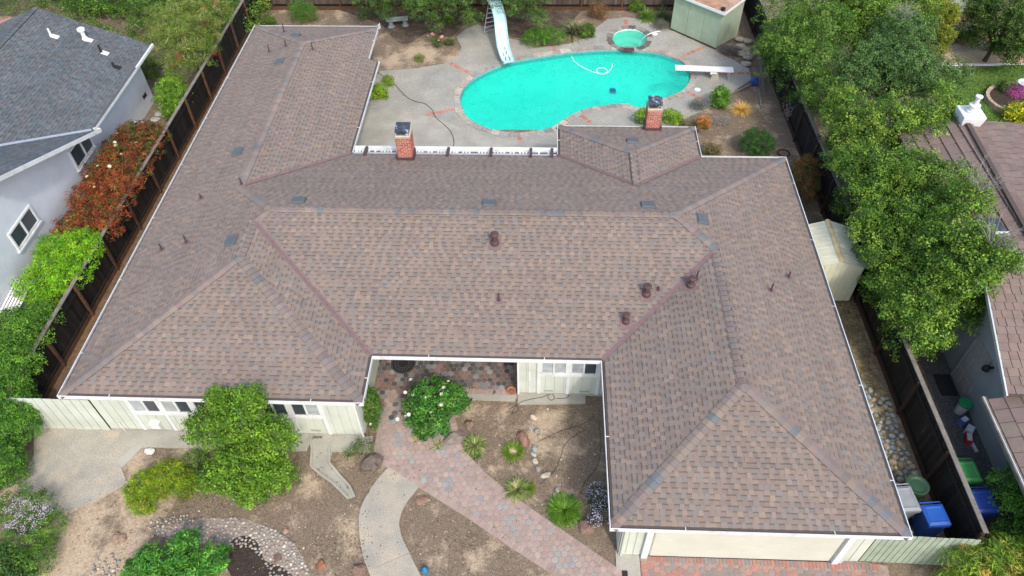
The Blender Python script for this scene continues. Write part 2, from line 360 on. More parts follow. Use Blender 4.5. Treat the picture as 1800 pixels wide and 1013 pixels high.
# brick bands in the deck
PAL_BRICK = [(.46, .17, .12), (.52, .21, .15), (.40, .15, .11), (.50, .25, .18)]
bricks = [rawmesh('brick', np.array(MB().box((0, 0, 0), (.095, .20, .012)).v), MB().box((0, 0, 0), (1, 1, 1)).f, M['brick'], [c]*6) for c in PAL_BRICK]
def band(a, b, n=None, wdt=.21):
    A, B = G(*a), G(*b); d = (B-A); L = d.length; n = max(2, int(L/.115)); an = math.atan2(d.y, d.x)
    for i in range(n):
        p = A+d*((i+.5)/n); o = link('brick', bricks[R.randrange(4)], deck, (p.x, p.y, .037)); o.rotation_euler = (0, 0, an+R.uniform(-.04, .04))
for a, b in [((792,113),(826,130)),((747,204),(800,193)),((1020,203),(1040,218)),((912,238),(915,250)),((1208,163),(1245,182)),((1200,100),(1238,84)),((1238,131),(1320,130)),((1101,49),(1100,36)),((972,80),(976,91)),((1230,64),(1226,68))][:9]: band(a, b)

def ring_stones(parent, outline, lo, hi, wd, z, name, pal, m, skip=None):
    P = [Vector((p[0], p[1], 0)) for p in outline]; n = len(P); cum = [0]
    for i in range(n): cum.append(cum[-1]+(P[(i+1) % n]-P[i]).length)
    T = cum[-1]
    def at(s):
        s %= T; i = max(k for k in range(n) if cum[k] <= s); a, b = P[i], P[(i+1) % n]; d = (b-a).normalized(); return a+d*(s-cum[i]), d
    ar = sum(P[i].x*P[(i+1) % n].y-P[(i+1) % n].x*P[i].y for i in range(n)); sg = 1 if ar > 0 else -1; s = 0
    while s < T-.12:
        L = min(R.uniform(lo, hi), T-s); w1, w2 = wd*R.uniform(.8, 1.25), wd*R.uniform(.8, 1.25); h = R.uniform(-.006, .012); inn, out = [], []
        for k in range(4):
            p, d = at(s+.012+(L-.024)*k/3); nr = Vector((d.y, -d.x, 0))*sg; ww = w1+(w2-w1)*k/3+R.uniform(-.03, .03)
            inn.append(p-nr*(.045+R.uniform(-.012, .012))); out.append(p+nr*ww)
        pc = p.copy()
        if not (skip and skip(pc)):
            c = jit(R.choice(pal), .14); q = MB(); ring = inn+out[::-1]; q.prism([(v.x, v.y) for v in ring], z-.07, z+h, c); q.build(name, m, parent)
        s += L
PAL_COPE = [(.34, .31, .26), (.42, .38, .31), (.29, .26, .23), (.38, .30, .25), (.46, .42, .34), (.33, .33, .30)]

def basin_shell(outline, depth_f, zrim, steps):
    c = Vector((sum(p[0] for p in outline)/len(outline), sum(p[1] for p in outline)/len(outline), 0)); n = len(outline); vs = []; fs = []
    rings = [(1, zrim), (1, None)]+[(k, None) for k in steps]
    for i, (k, z) in enumerate(rings):
        for p in outline:
            q = c+(Vector((p[0], p[1], 0))-c)*k; d = zrim if z is not None else (-depth_f(q)*(0.82 if i == 1 else 1)); vs.append((q.x, q.y, d))
    for i in range(len(rings)-1):
        for j in range(n): a, b = i*n+j, i*n+(j+1) % n; fs.append((a, b, b+n, a+n))
    vs.append((c.x, c.y, -depth_f(c))); b0 = (len(rings)-1)*n
    for j in range(n): fs.append((b0+j, b0+(j+1) % n, len(vs)-1))
    return vs, fs
pool = thing('swimming_pool', 'large kidney shaped swimming pool full of turquoise water with stone coping', 'swimming pool', (3.5, 18, 0))
vs, fs = basin_shell(POOL, lambda q: 1.1+1.0*min(1, max(0, (q.x+1)/9)), .03, (.93, .8, .55, .28))
b = MB(); b.add(vs, fs); b.build('basin', M['plaster'], pool, smooth=True)
b = MB(); q_ = offset(POOL, -.015); n_ = len(POOL); b.add([(x, y, .035) for x, y in q_]+[(x, y, -.26) for x, y in q_], [(k, (k+1) % n_, n_+(k+1) % n_, n_+k) for k in range(n_)]); b.build('tile_band', mat('waterline_tile', (.20, .33, .34), var=.3, scale=9), pool)
b = MB(); P3 = [Vector((p[0], p[1], 0)) for p in POOL]; b.prism(POOL, -.0751, -.075); b.build('water', M['water'], pool)
ring_stones(pool, offset(POOL, .04), .32, .62, .27, .055, 'coping_stone', PAL_COPE, M['stone'])
# entry steps inside the shallow end
for k, z in ((0, -.30), (1, -.55)):
    c = G(942, 226); b = MB(); b.prism([(c.x+math.cos(t)*(1.0+.35*k), c.y+.1+math.sin(t)*(.55+.35*k)) for t in np.linspace(0, 2*math.pi, 20, endpoint=False)], -1.1, z); b.build('entry_step', M['plaster'], pool)
spa = thing('spa', 'round spa with pale green water at the far edge of the pool', 'hot tub', (7.1, 23.9, 0))
vs, fs = basin_shell(SPA, lambda q: .75, .05, (.8,)); b = MB(); b.add(vs, fs); b.build('basin', M['plaster'], spa, smooth=True)
c = Vector((7.1, 23.85, 0)); b = MB(); b.lathe([(.95, -.42), (.50, -.42), (.50, -.7)], (c.x, c.y, 0), 24, cap=False); b.build('seat_ledge', M['plaster'], spa)
b = MB(); P3 = [Vector((p[0], p[1], 0)) for p in SPA]; b.prism(SPA, -.0301, -.03); b.build('water', M['spawater'], spa)
ring_stones(spa, offset(SPA, .04), .22, .42, .24, .085, 'coping_stone', [(.15, .135, .12), (.24, .22, .19), (.12, .11, .10), (.34, .31, .27)], M['stone'])
q = G(1105, 88); b = MB(); b.box((q.x, q.y-.12, .08), (.55, .32, .07)); b.build('spillway_stone', M['brown'], spa)
# handrail by the spa
a0, a1 = G(1140, 80), G(1158, 80); hr = thing('spa_handrail', 'metal grab rail standing beside the round spa', 'handrail', tuple(a1))
b = MB(); t0 = G(1158, 80, .05); t1 = G(1158, 57, .0); pts = [(t0.x, t0.y, .03), (t0.x, t0.y+.02, .75), (t0.x-.08, t0.y+.05, .85), (t0.x-.7, t0.y-.1, .72), (t0.x-1.05, t0.y-.2, .35), (t0.x-1.1, t0.y-.22, -.3)]
b.tube(smoothline(pts, 4), .015, 8); b.build('rail', M['steel'], hr)
for (x, y, nm) in ((1151,61,'far'),(1226,159,'near')):
    p = G(x, y); b = MB(); b.lathe([(.16, 0), (.16, .012), (.14, .018), (.05, .02), (.05, .014), (.0, .014)], (p.x, p.y, .037), 20, cap=False)
    b.build('skimmer_lid', M['whitestuff'], None, 'white round skimmer lid in the deck '+('behind the spa handrail' if nm == 'far' else 'between diving board and chimney'), 'skimmer lid', org=(p.x, p.y, .037))

# front paving
def outline(px): return G2(px)
PATH = G2([(640,600),(920,600),(920,700),(905,702),(826,700),(800,735),(815,790),(850,828),(890,862),(950,905),(1020,953),(1095,1005),(1180,1090),(1090,1100),(975,1013),(900,965),(820,910),(735,857),(690,828),(664,812),(657,790),(664,755),(655,700),(648,690)])
b = MB(); b.prism(PATH, -.04, .018); path = b.build('path', M['sand'], kind='structure')
DRIVE = G2([(1119,966),(1150,962),(1445,975),(1480,990),(1545,993),(1560,1100),(1110,1100)])
DRIVE = [(5.42, -4.98), (10.95, -5.0), (11.6, -5.0), (12.4, -5.1), (12.4, -9), (5.42, -9)]
b = MB(); b.prism(DRIVE, -.04, .014); drive = b.build('driveway', M['sand'], kind='structure')
PAL_PAVE = [(.355, .27, .232), (.37, .28, .24), (.34, .258, .222), (.31, .295, .28), (.285, .28, .27), (.355, .285, .248)]
PAL_DRIVE = [(0.379, 0.184, 0.147), (0.323, 0.188, 0.159), (0.291, 0.204, 0.179), (0.235, 0.208, 0.199), (0.259, 0.212, 0.191), (0.355, 0.204, 0.167), (0.219, 0.196, 0.191)]
PAVE = []          # (distance, piece builder)
def hexes(region, border, rad, z, pal, parent, patch=None, ang=0):
    xs = [p[0] for p in region]; ys = [p[1] for p in region]; dx, dy = rad*1.5, rad*math.sqrt(3); ca, sa = math.cos(ang), math.sin(ang)
    cx, cy = sum(xs)/len(xs), sum(ys)/len(ys); N = int(14/rad)
    for i in range(-N, N):
        for j in range(-N, N):
            u, v = i*dx, j*dy+(dy/2 if i % 2 else 0); x, y = cx+u*ca-v*sa, cy+u*sa+v*ca
            if not inside((x, y), region) or y < -7.2: continue
            n = 6 if patch is None or (i+2*j) % 5 else 6
            PAVE.append(((Vector((x, y, 0))-CAM).length, 'hex', parent, (x, y, z), ang, rad-.008, jit(patch(x, y) if patch else R.choice(pal), .10)))
def soldier(pts, z, pal, parent, wd=.20, step=.105, side=0):
    pts = [Vector((p[0], p[1], 0)) for p in pts]
    for a, b_ in zip(pts, pts[1:]):
        d = b_-a; L = d.length; n = max(1, round(L/step)); an = math.atan2(d.y, d.x); nr = Vector((-d.y, d.x, 0)).normalized()
        for k in range(n):
            p = a+d*((k+.5)/n)+nr*side
            if p.y < -7.2: continue
            PAVE.append(((p-CAM).length, 'bar', parent, (p.x, p.y, z), an, (L/n-.008, wd), jit(R.choice(pal), .10)))
inner = offset(PATH, -.24)
def stains(x, y):
    k = noise.noise(Vector((x*2.2, y*2.2, 9)))+.5*noise.noise(Vector((x*2.3, y*2.3, 4)))
    if y > .50 or (y > -.6 and x < -1.6 and R.random() < .6): return R.choice([(.085, .085, .09), (.13, .125, .125), (.17, .125, .11), (.22, .22, .23), (.20, .135, .115)] if k > -.25 else [(.26, .18, .15), (.28, .28, .285), (.22, .15, .13)])
    return R.choice(PAL_PAVE[:3]+PAL_PAVE[5:] if k < .16 else PAL_PAVE[3:5]+PAL_PAVE[:2])
hexes(inner, None, .112, .022, PAL_PAVE, path, stains, .6)
left_edge = [G(*p) for p in [(664,812),(690,828),(735,857),(820,910),(900,965),(975,1013),(1090,1100)]]
right_edge = [G(*p) for p in [(1180,1090),(1095,1005),(1020,953),(950,905),(890,862),(850,828),(815,790),(800,735)]]
soldier(left_edge, .022, PAL_PAVE[:3], path, side=.115); soldier(right_edge, .022, PAL_PAVE[:3], path, side=.115)
soldier([(-.9, .42), (1.62, .40)], .022, PAL_PAVE[:3], path, side=.12)
hexes([(5.68, -5.25), (12.2, -5.3), (12.2, -7.6), (5.68, -7.6)], None, .108, .019, PAL_DRIVE, drive)
soldier([(5.66, -5.0), (12.2, -5.06)], .019, PAL_DRIVE[:2]+PAL_DRIVE[3:4], drive, side=-.105)
soldier([(5.42, -7.4), (5.42, -5.2)], .019, PAL_DRIVE[:2], drive, side=-.11)
PAVE.sort(key=lambda t: t[0])
def paver_verts(kind, dim):
    if kind == 'hex': ring = [(math.cos(k*math.pi/3)*dim, math.sin(k*math.pi/3)*dim) for k in range(6)]
    else: ring = [(-dim[0]/2, -dim[1]/2), (dim[0]/2, -dim[1]/2), (dim[0]/2, dim[1]/2), (-dim[0]/2, dim[1]/2)]
    n = len(ring); g = .86 if kind == 'hex' else .9
    v = [(x*g, y*g, .006) for x, y in ring]+[(x, y, 0) for x, y in ring]+[(x, y, -.03) for x, y in ring]
    f = [tuple(range(n))]+[(n+k, n+(k+1) % n, (k+1) % n, k) for k in range(n)]+[(2*n+k, 2*n+(k+1) % n, n+(k+1) % n, n+k) for k in range(n)]
    return v, f
cnt = {}
rest = {}
for d, kind, parent, loc, an, dim, c in PAVE:
    k = parent.name; cnt[k] = cnt.get(k, 0)+1; v, f = paver_verts(kind, dim); z = loc[2]+R.uniform(-.003, .003)
    if cnt[k] <= (290 if k == 'path' else 200):
        o = link('paver', rawmesh('paver', v, f, M['paver'], [c]*len(f)), parent, (loc[0], loc[1], z)); o.rotation_euler = (0, 0, an)
    else: rest.setdefault(k, MB()).add([Matrix.Translation((loc[0], loc[1], z)) @ Matrix.Rotation(an, 4, 'Z') @ Vector(p) for p in v], f, c)
for k, q in rest.items(): q.build('paving', M['paver'], path if k == 'path' else drive, kind='stuff')
# concrete curb under the porch pavers, pads and walks
def slab_(name, px, z0, z1, m, label=None):
    b = MB(); b.prism(G2(px), z0, z1); return b.build(name, m, kind='structure')
b = MB(); b.prism([(-.9, .18), (1.62, .16), (1.7, .40), (-.9, .40)], -.03, .026); b.build('porch_curb', M['concrete'], kind='structure')
slab_('side_pad', [(60,752),(240,752),(262,765),(246,782),(212,820),(225,850),(170,880),(120,900),(60,905),(38,880),(36,850),(60,800)], -.03, .02, M['aggregate_front'])
b = MB(); b.prism([(-11.3, -1.95), (-5.0, -1.93), (-4.9, -1.33), (-11.3, -1.33)], -.03, .03); b.prism([(-4.6, -1.92), (-2.95, -1.92), (-2.95, -1.33), (-4.6, -1.33)], -.03, .03)
fc = b.build('foundation_strip', M['concrete'], kind='structure')
b = MB(); b.prism(G2([(248,775),(262,775),(216,823),(196,818)]), -.02, .035); b.build('gutter_channel', M['concrete'], kind='structure')
walk = [G(*p) for p in smoothline([(668,838,0),(651,861,0),(634,894,0),(631,928,0),(638,975,0),(651,1013,0),(672,1060,0)], 5) for p in [(p.x, p.y)]]
walk_r = [G(*p) for p in smoothline([(737,856,0),(712,888,0),(702,918,0),(706,942,0),(715,962,0),(740,1013,0),(768,1060,0)], 5) for p in [(p.x, p.y)]]
b = MB(); b.prism([(p.x, p.y) for p in [G(685,820)]+walk]+[(p.x, p.y) for p in walk_r[::-1]], -.03, .024); wk = b.build('curved_walk', M['aggregate_front'], kind='structure')
a, c = G(657,1000), G(727,970); b = MB(); b.beam((a.x, a.y, .0255), (c.x, c.y, .0255), .018, .004); b.build('expansion_joint', M['sand'], wk)
b = MB(); b.prism([(4.72, -8), (5.40, -8), (5.40, -4.9), (4.72, -4.9)], -.03, .022); b.build('driveway_edge', M['concrete'], kind='structure')
b = MB(); b.prism([(5.45, -4.95), (10.9, -4.97), (10.9, -4.7), (5.45, -4.7)], -.03, .028); b.build('garage_apron', M['concrete'], kind='structure')
b = MB(); b.prism([(1.72, .02), (4.0, .12), (4.0, .44), (1.72, .44)], -.03, .07); b.build('bay_footing', M['concrete'], kind='structure')
mb_ = MB(); mb_.prism([tuple(p.xy) for p in smoothline([(*q, 0) for q in G2([(405,955),(432,942),(458,960),(465,985),(500,1000),(520,1030),(440,1040),(400,1000)])], 4, True)], -.03, .008); mb_.build('dark_mulch_bed', mat('dark_mulch', (.045, .032, .025), var=.35, scale=6, fine=.6, fscale=26, bump=.8, bscale=35), kind='structure')
mb_ = MB(); mb_.prism([tuple(p.xy) for p in smoothline([(*q, 0) for q in G2([(570,2),(760,-5),(1000,2),(1003,40),(960,55),(925,66),(893,62),(868,46),(838,38),(812,46),(790,66),(752,58),(715,78),(690,66),(668,42),(610,22)])], 4, True)], -.03, .010); mb_.build('darker_mulch_sheet', mat('darker_mulch', (.085, .063, .047), var=.4, scale=2.5, fine=.6, fscale=20, bump=.8, bscale=30, mix=(.17, .13, .095), mscale=1.8, mrange=(.5, .68)), kind='structure')  # irregular sheet of darker brown mulch over the far yard soil
# splash channel below the downspout
sp = thing('splash_channel', 'forked concrete drain channel running from the house wall to bare soil', 'drain channel', tuple(G(565,790)))
def chan(px1, px2):
    b = MB(); A = [G(*p) for p in px1]; B = [G(*p) for p in px2]
    return [(p.x, p.y) for p in A]+[(p.x, p.y) for p in B[::-1]]
b = MB(); b.prism(chan([(545,772),(549,822),(565,832)], [(590,770),(580,812),(574,822)]), -.02, .02, holes=[]); b.build('channel_floor', M['concrete'], sp)
for px in ([(545,770),(549,790),(547,820),(560,832),(585,850),(612,877)], [(592,768),(580,785),(579,815),(598,838),(614,855),(623,874)]):
    b = MB(); pts = [G(*p) for p in px]
    for a, c in zip(pts, pts[1:]): b.beam((a.x, a.y, .035), (c.x, c.y, .035), .075, .07)
    b.build('curb', M['concrete'], sp)
b = MB(); b.prism(chan([(560,832),(585,850),(612,877)], [(579,815),(598,838),(623,874)]), -.02, .012); b.build('channel_floor', M['concrete'], sp)
# ------------------------------------------------------------------ the main house
M['flash'] = mat('dusty_flashing', (.185, .125, .125), var=.12)
CT = 1/math.sqrt(1+PT*PT)
house = thing('house', 'low house with brown shingle roof and white gutters wrapped round a paved front court', 'house', (0, 0, 0))
m_ = (YP-YC)/2; my = (YP+YC)/2; w1 = (XFL-XL)/2; w2 = (XR-XG)/2; w3 = (XRL-XL)/2; w4 = (XB2-XB1)/2
MA, MBp = (XL+m_, my), (XR-m_, my); F1 = (XL+w1, YF1+w1); F1b = (XL+w1, YC+w1); F2 = (XG+w2, YF2+w2); F2b = (XG+w2, YC+w2)
RP = (XL+w3, YB-w3); RQ = (XL+w3, YP-w3); BPk = (XB1+w4, YN-w4); BQ = (XB1+w4, YP-w4); NJ = (XJ, YB-(XRL-XJ))
PLANES = [  # polygon, point on the eave line, up-slope direction
 ([(XL, YF1), F1, F1b, MA, RQ, RP, (XL, YB)], (XL, 0), (1, 0)),
 ([(XL, YF1), (XFL, YF1), F1], (0, YF1), (0, 1)),
 ([(XFL, YF1), (XFL, YC), F1b, F1], (XFL, 0), (-1, 0)),
 ([(XFL, YC), (XG, YC), F2b, MBp, MA, F1b], (0, YC), (0, 1)),
 ([(XG, YC), (XG, YF2), F2, F2b], (XG, 0), (1, 0)),
 ([(XG, YF2), (XR, YF2), F2], (0, YF2), (0, 1)),
 ([(XR, YF2), (XR, YP), MBp, F2b, F2], (XR, 0), (-1, 0)),
 ([(XR, YP), (XB2, YP), BQ, (XB1, YP), (XRL, YP), RQ, MA, MBp], (0, YP), (0, -1)),
 ([(XB2, YP), (XB2, YN), BPk, BQ], (XB2, 0), (-1, 0)),
 ([(XB2, YN), (XB1, YN), BPk], (0, YN), (0, -1)),
 ([(XB1, YN), (XB1, YP), BQ, BPk], (XB1, 0), (1, 0)),
 ([(XRL, YP), (XRL, YJ), (XJ, YJ), NJ, RP, RQ], (XRL, 0), (-1, 0)),
 ([NJ, (XJ, YB), (XL, YB), RP], (0, YB), (0, -1)),
]
def spans(poly, O, e, d, s):
    """t intervals of the line at plan distance s up the slope"""
    ts = []
    n = len(poly)
    for i in range(n):
        a, b = poly[i], poly[(i+1) % n]
        sa = (a[0]-O[0])*d[0]+(a[1]-O[1])*d[1]-s; sb = (b[0]-O[0])*d[0]+(b[1]-O[1])*d[1]-s
        if (sa > 0) != (sb > 0):
            k = sa/(sa-sb); p = (a[0]+(b[0]-a[0])*k, a[1]+(b[1]-a[1])*k); ts.append((p[0]-O[0])*e[0]+(p[1]-O[1])*e[1])
    ts.sort(); return list(zip(ts[::2], ts[1::2]))
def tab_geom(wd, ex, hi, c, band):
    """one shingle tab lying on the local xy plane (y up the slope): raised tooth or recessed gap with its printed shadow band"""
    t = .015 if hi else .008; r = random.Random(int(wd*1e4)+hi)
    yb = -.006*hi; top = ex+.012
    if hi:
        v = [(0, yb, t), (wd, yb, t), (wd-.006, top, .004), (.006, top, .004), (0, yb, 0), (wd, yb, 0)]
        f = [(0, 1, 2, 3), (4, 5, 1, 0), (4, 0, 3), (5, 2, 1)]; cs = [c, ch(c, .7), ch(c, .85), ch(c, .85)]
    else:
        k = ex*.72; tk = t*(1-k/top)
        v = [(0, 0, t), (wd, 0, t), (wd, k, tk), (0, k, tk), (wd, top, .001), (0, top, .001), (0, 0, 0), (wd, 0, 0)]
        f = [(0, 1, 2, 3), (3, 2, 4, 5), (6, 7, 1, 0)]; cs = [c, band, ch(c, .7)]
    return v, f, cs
PAL_SH = [(0.229, 0.184, 0.156), (0.22, 0.178, 0.154), (0.243, 0.19, 0.155), (0.212, 0.18, 0.16), (0.222, 0.177, 0.153), (0.201, 0.181, 0.165), (0.256, 0.199, 0.16), (0.226, 0.184, 0.159)]
def shingle_roof(parent, planes, pal, pt, ze, exposure, wlo, whi, mt, npart, band_k, start=.07, name='shingle', lim=None):
    ct = 1/math.sqrt(1+pt*pt); tabs = []
    for poly, O, d in planes:
        e = (d[1], -d[0]); smax = max((p[0]-O[0])*d[0]+(p[1]-O[1])*d[1] for p in poly); ds = exposure*ct; s = start
        ex3 = Vector((e[0], e[1], 0)); uy = Vector((d[0]*ct, d[1]*ct, pt*ct)); nz = ex3.cross(uy)
        while s < smax:
            for t0, t1 in spans(poly, O, e, d, min(s+ds*.5, smax-.001)):
                t = t0-R.uniform(0, .25); hi = R.random() < .5; course = R.uniform(.95, 1.05)
                while t < t1:
                    wd = R.uniform(wlo, whi)*(1 if hi else .85); a, b = max(t, t0), min(t+wd, t1)
                    if b-a > .02:
                        p = Vector((O[0]+e[0]*a+d[0]*s, O[1]+e[1]*a+d[1]*s, ze+pt*s))
                        tabs.append((p, ex3, uy, nz, b-a, hi, jit(ch(R.choice(pal), course*(1.05 if hi else .95)), .06, .02)))
                    t += wd; hi = not hi if R.random() < .88 else hi
            s += ds
    tabs.sort(key=lambda q: (q[0]-CAM).length)
    if lim: tabs = [q for q in tabs if lim(q[0])]
    V = []; F = []; C = []
    for i, (p, ex3, uy, nz, wd, hi, c) in enumerate(tabs):
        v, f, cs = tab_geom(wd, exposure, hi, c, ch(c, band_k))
        if i < npart:
            o = link(name, rawmesh(name, v, f, mt, cs), parent)
            o.matrix_local = Matrix(((ex3.x, uy.x, nz.x, p.x), (ex3.y, uy.y, nz.y, p.y), (ex3.z, uy.z, nz.z, p.z), (0, 0, 0, 1))) if not WORLD[parent.name].length else Matrix.Translation(-WORLD[parent.name]) @ Matrix(((ex3.x, uy.x, nz.x, p.x), (ex3.y, uy.y, nz.y, p.y), (ex3.z, uy.z, nz.z, p.z), (0, 0, 0, 1)))
        else:
            b = len(V); V += [p+ex3*x+uy*y+nz*z for x, y, z in v]; F += [tuple(b+k for k in q) for q in f]; C += cs
    if V:
        o = link('shingle_field', rawmesh('shingle_field', np.array([tuple(q) for q in V])-np.array(tuple(WORLD[parent.name])), F, mt, C), parent); o['kind'] = 'stuff'
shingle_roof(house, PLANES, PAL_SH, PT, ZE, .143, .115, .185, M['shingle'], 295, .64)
b = MB()
for poly, O, d in PLANES:
    P3 = [Vector((p[0], p[1], 0)) for p in poly]; zz = [ZE+PT*((p[0]-O[0])*d[0]+(p[1]-O[1])*d[1]) for p in poly]
    vs = [(p.x, p.y, z-.004) for p, z in zip(P3, zz)]+[(p.x, p.y, z-.09) for p, z in zip(P3, zz)]; n = len(P3); fs = []
    for t in tessellate_polygon([P3]):
        fs += [tuple(t), tuple(n+k for k in reversed(t))]
    b.add(vs, fs, (.1, .1, .1))
b.build('roof_deck', M['deckwood'], house)
# ridge and hip caps
def Z_(p, hgt): return Vector((p[0], p[1], ZE+PT*hgt))
CAPS = [((XL, YF1), 0, F1, w1), ((XFL, YF1), 0, F1, w1), (F1, w1, F1b, w1), (F1b, w1, MA, m_), (RQ, w3, MA, m_), (RP, w3, RQ, w3), ((XL, YB), 0, RP, w3), (NJ, XRL-XJ, RP, w3),
        (MA, m_, MBp, m_), ((XR, YP), 0, MBp, m_), (F2b, w2, MBp, m_), (F2, w2, F2b, w2), ((XG, YF2), 0, F2, w2), ((XR, YF2), 0, F2, w2),
        ((XB1, YN), 0, BPk, w4), ((XB2, YN), 0, BPk, w4), (BPk, w4, BQ, w4)]
PAL_CAP = [(0.226, 0.181, 0.161), (0.206, 0.171, 0.156), (0.236, 0.187, 0.161), (0.2, 0.176, 0.165), (0.21, 0.176, 0.163), (0.23, 0.189, 0.167), (0.156, 0.166, 0.175), (0.25, 0.197, 0.165)]
def caps_for(parent, A, B, pt, step, half, mt, name='ridge_cap', pal=PAL_CAP, count=None, store=None):
    d = (B-A); L = d.length; d.normalize(); sd = d.cross(Vector((0, 0, 1))).normalized(); up = sd.cross(d)
    fall = pt*abs(.7071 if abs(A.z-B.z) > .2 else 1.0); n = max(1, int(L/step)); st = L/n
    for i in range(n):
        p = A+d*(i*st); Lc = st+.05; t0, t1 = .036, .016; hw = half*R.uniform(.95, 1.04)
        v = []
        for s, t in ((0, t0), (Lc, t1)):
            for x in (-hw, -hw*.12, hw*.12, hw): v.append((s, x, t-fall*abs(x)+(.004 if abs(x) < hw*.5 else 0)))
        v += [(0, x, -fall*abs(x)-.01) for x in (-hw, -hw*.12, hw*.12, hw)]
        v += [(Lc, x, t1-fall*abs(x)-.02) for x in (-hw, hw)]
        f = [(0, 4, 5, 1), (1, 5, 6, 2), (2, 6, 7, 3), (8, 0, 1, 9), (9, 1, 2, 10), (10, 2, 3, 11), (8, 12, 4, 0), (3, 7, 13, 11)]
        T = Matrix(((d.x, -sd.x, up.x, p.x), (d.y, -sd.y, up.y, p.y), (d.z, -sd.z, up.z, p.z), (0, 0, 0, 1)))
        f = [tuple(reversed(q)) for q in f]; store.append(((p-CAM).length, T, v, f, jit(R.choice(pal), .08)))
def place_caps(parent, store, npart, mt, name='ridge_cap'):
    store.sort(key=lambda q: q[0]); big = MB(); T0 = Matrix.Translation(-WORLD[parent.name])
    for i, (_, T, v, f, c) in enumerate(store):
        cs = [c]*3+[ch(c, .28)]*3+[ch(c, .35)]*2  # butts darkened to part the caps; sides painted dark as their shadow line
        if i < npart:
            o = link(name, rawmesh(name, v, f, mt, cs), parent); o.matrix_local = T0 @ T
        else:
            for q, cc in zip(f, cs): big.add([T @ Vector(v[k]) for k in q], [tuple(range(len(q)))], cc)
    if big.v: big.build('ridge_cap_run', mt, parent, kind='stuff')
store = []
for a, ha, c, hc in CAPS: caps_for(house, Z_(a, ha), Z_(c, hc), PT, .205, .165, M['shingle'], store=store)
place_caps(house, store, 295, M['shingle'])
# valleys
for a, c, hc in (((XFL, YC), F1b, w1), ((XG, YC), F2b, w2), ((XRL, YP), RQ, w3), ((XB1, YP), BQ, w4), ((XB2, YP), BQ, w4)):
    A, C_ = Z_(a, 0), Z_(c, hc); d = (C_-A).normalized(); sd = d.cross(Vector((0, 0, 1))).normalized(); up = sd.cross(d); b = MB(); k = PT*.7071
    for sg in (-1, 1):
        q = [A+sd*(sg*.018)+up*.030, A+sd*(sg*.085)+up*(.024+k*.085), C_+sd*(sg*.085)+up*(.024+k*.085), C_+sd*(sg*.018)+up*.030]
        b.add(q, [(0, 1, 2, 3) if sg > 0 else (3, 2, 1, 0)])
        q2 = [A+sd*(sg*.018)+up*.030, A+up*.052, C_+up*.052, C_+sd*(sg*.018)+up*.030]; b.add(q2, [(0, 1, 2, 3)])
    b.build('valley_flashing', M['flash'], house)
# gutters: a swept trough with mitred corners, one piece per run
LOOP = [(XL, YF1), (XFL, YF1), (XFL, YC), (XG, YC), (XG, YF2), (XR, YF2), (XR, YP), (XB2, YP), (XB2, YN), (XB1, YN), (XB1, YP), (XRL, YP), (XRL, YJ), (XJ, YJ), (XJ, YB), (XL, YB)]
prof_in = [(.015, -.10), (.015, -.02)]
def gutter_runs():
    offs = {k: offset(LOOP, k) for k in (-.075, -.055, .030, .052)}; n = len(LOOP)
    for i in range(n):
        if i in (10, 12): continue
        j = (i+1) % n; dz = PT*(XRL-XJ) if i == 13 else 0; z1, z0, zi = ZE+.035+dz, ZE-.115+dz, ZE-.02+dz
        if i in (8, 14): z1 -= .03
        b = MB(); o = offs
        P = lambda k, idx, z: (o[k][idx][0], o[k][idx][1], z)
        def strip(k1, za, k2, zb): b.quad(P(k1, i, za), P(k1, j, za), P(k2, j, zb), P(k2, i, zb))
        strip(.052, z0, .052, z1); strip(.052, z1, .030, z1); strip(.030, z1, .030, zi-.05); strip(-.055, z0, .052, z0); strip(-.055, zi, -.055, z0)
        for e in (i, j): b.quad(P(-.055, e, z0), P(.052, e, z0), P(.052, e, zi), P(-.055, e, zi))
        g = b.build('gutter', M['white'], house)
        b = MB(); strip(.030, zi-.05, -.055, zi-.05); b.build('gutter_shade', M['gutshade'], g)  # trough floor, its shade put into the colour
        a, c = Vector((*LOOP[i], 0)), Vector((*LOOP[j], 0)); L = (c-a).length; k = max(1, int(L/2.8))
        if L > 1.5:
            b = MB(); d = (c-a).normalized(); nr = Vector((d.y, -d.x, 0))
            for q in range(k):
                p = a+d*(L*(q+.5)/k)+Vector((0, 0, z1-.008)); b.beam(p-nr*.06, p+nr*.045, .022, .012)
            b.build('gutter_hanger', M['white'], g)
gutter_runs()
# fascia and soffit: inner boards
INL = offset(LOOP, -.08); INW = offset(LOOP, -.40)
b = MB(); n = len(LOOP)
for i in range(n):
    j = (i+1) % n; b.quad((*INL[i], ZE-.14), (*INL[j], ZE-.14), (*INL[j], ZE-.012), (*INL[i], ZE-.012))
b.build('fascia', M['cream'], house)
b = MB()
for i in range(n):
    j = (i+1) % n; b.quad((*INW[i], ZE-.10), (*INW[j], ZE-.10), (*INL[j], ZE-.13), (*INL[i], ZE-.13))
b.build('soffit', M['cream'], house)
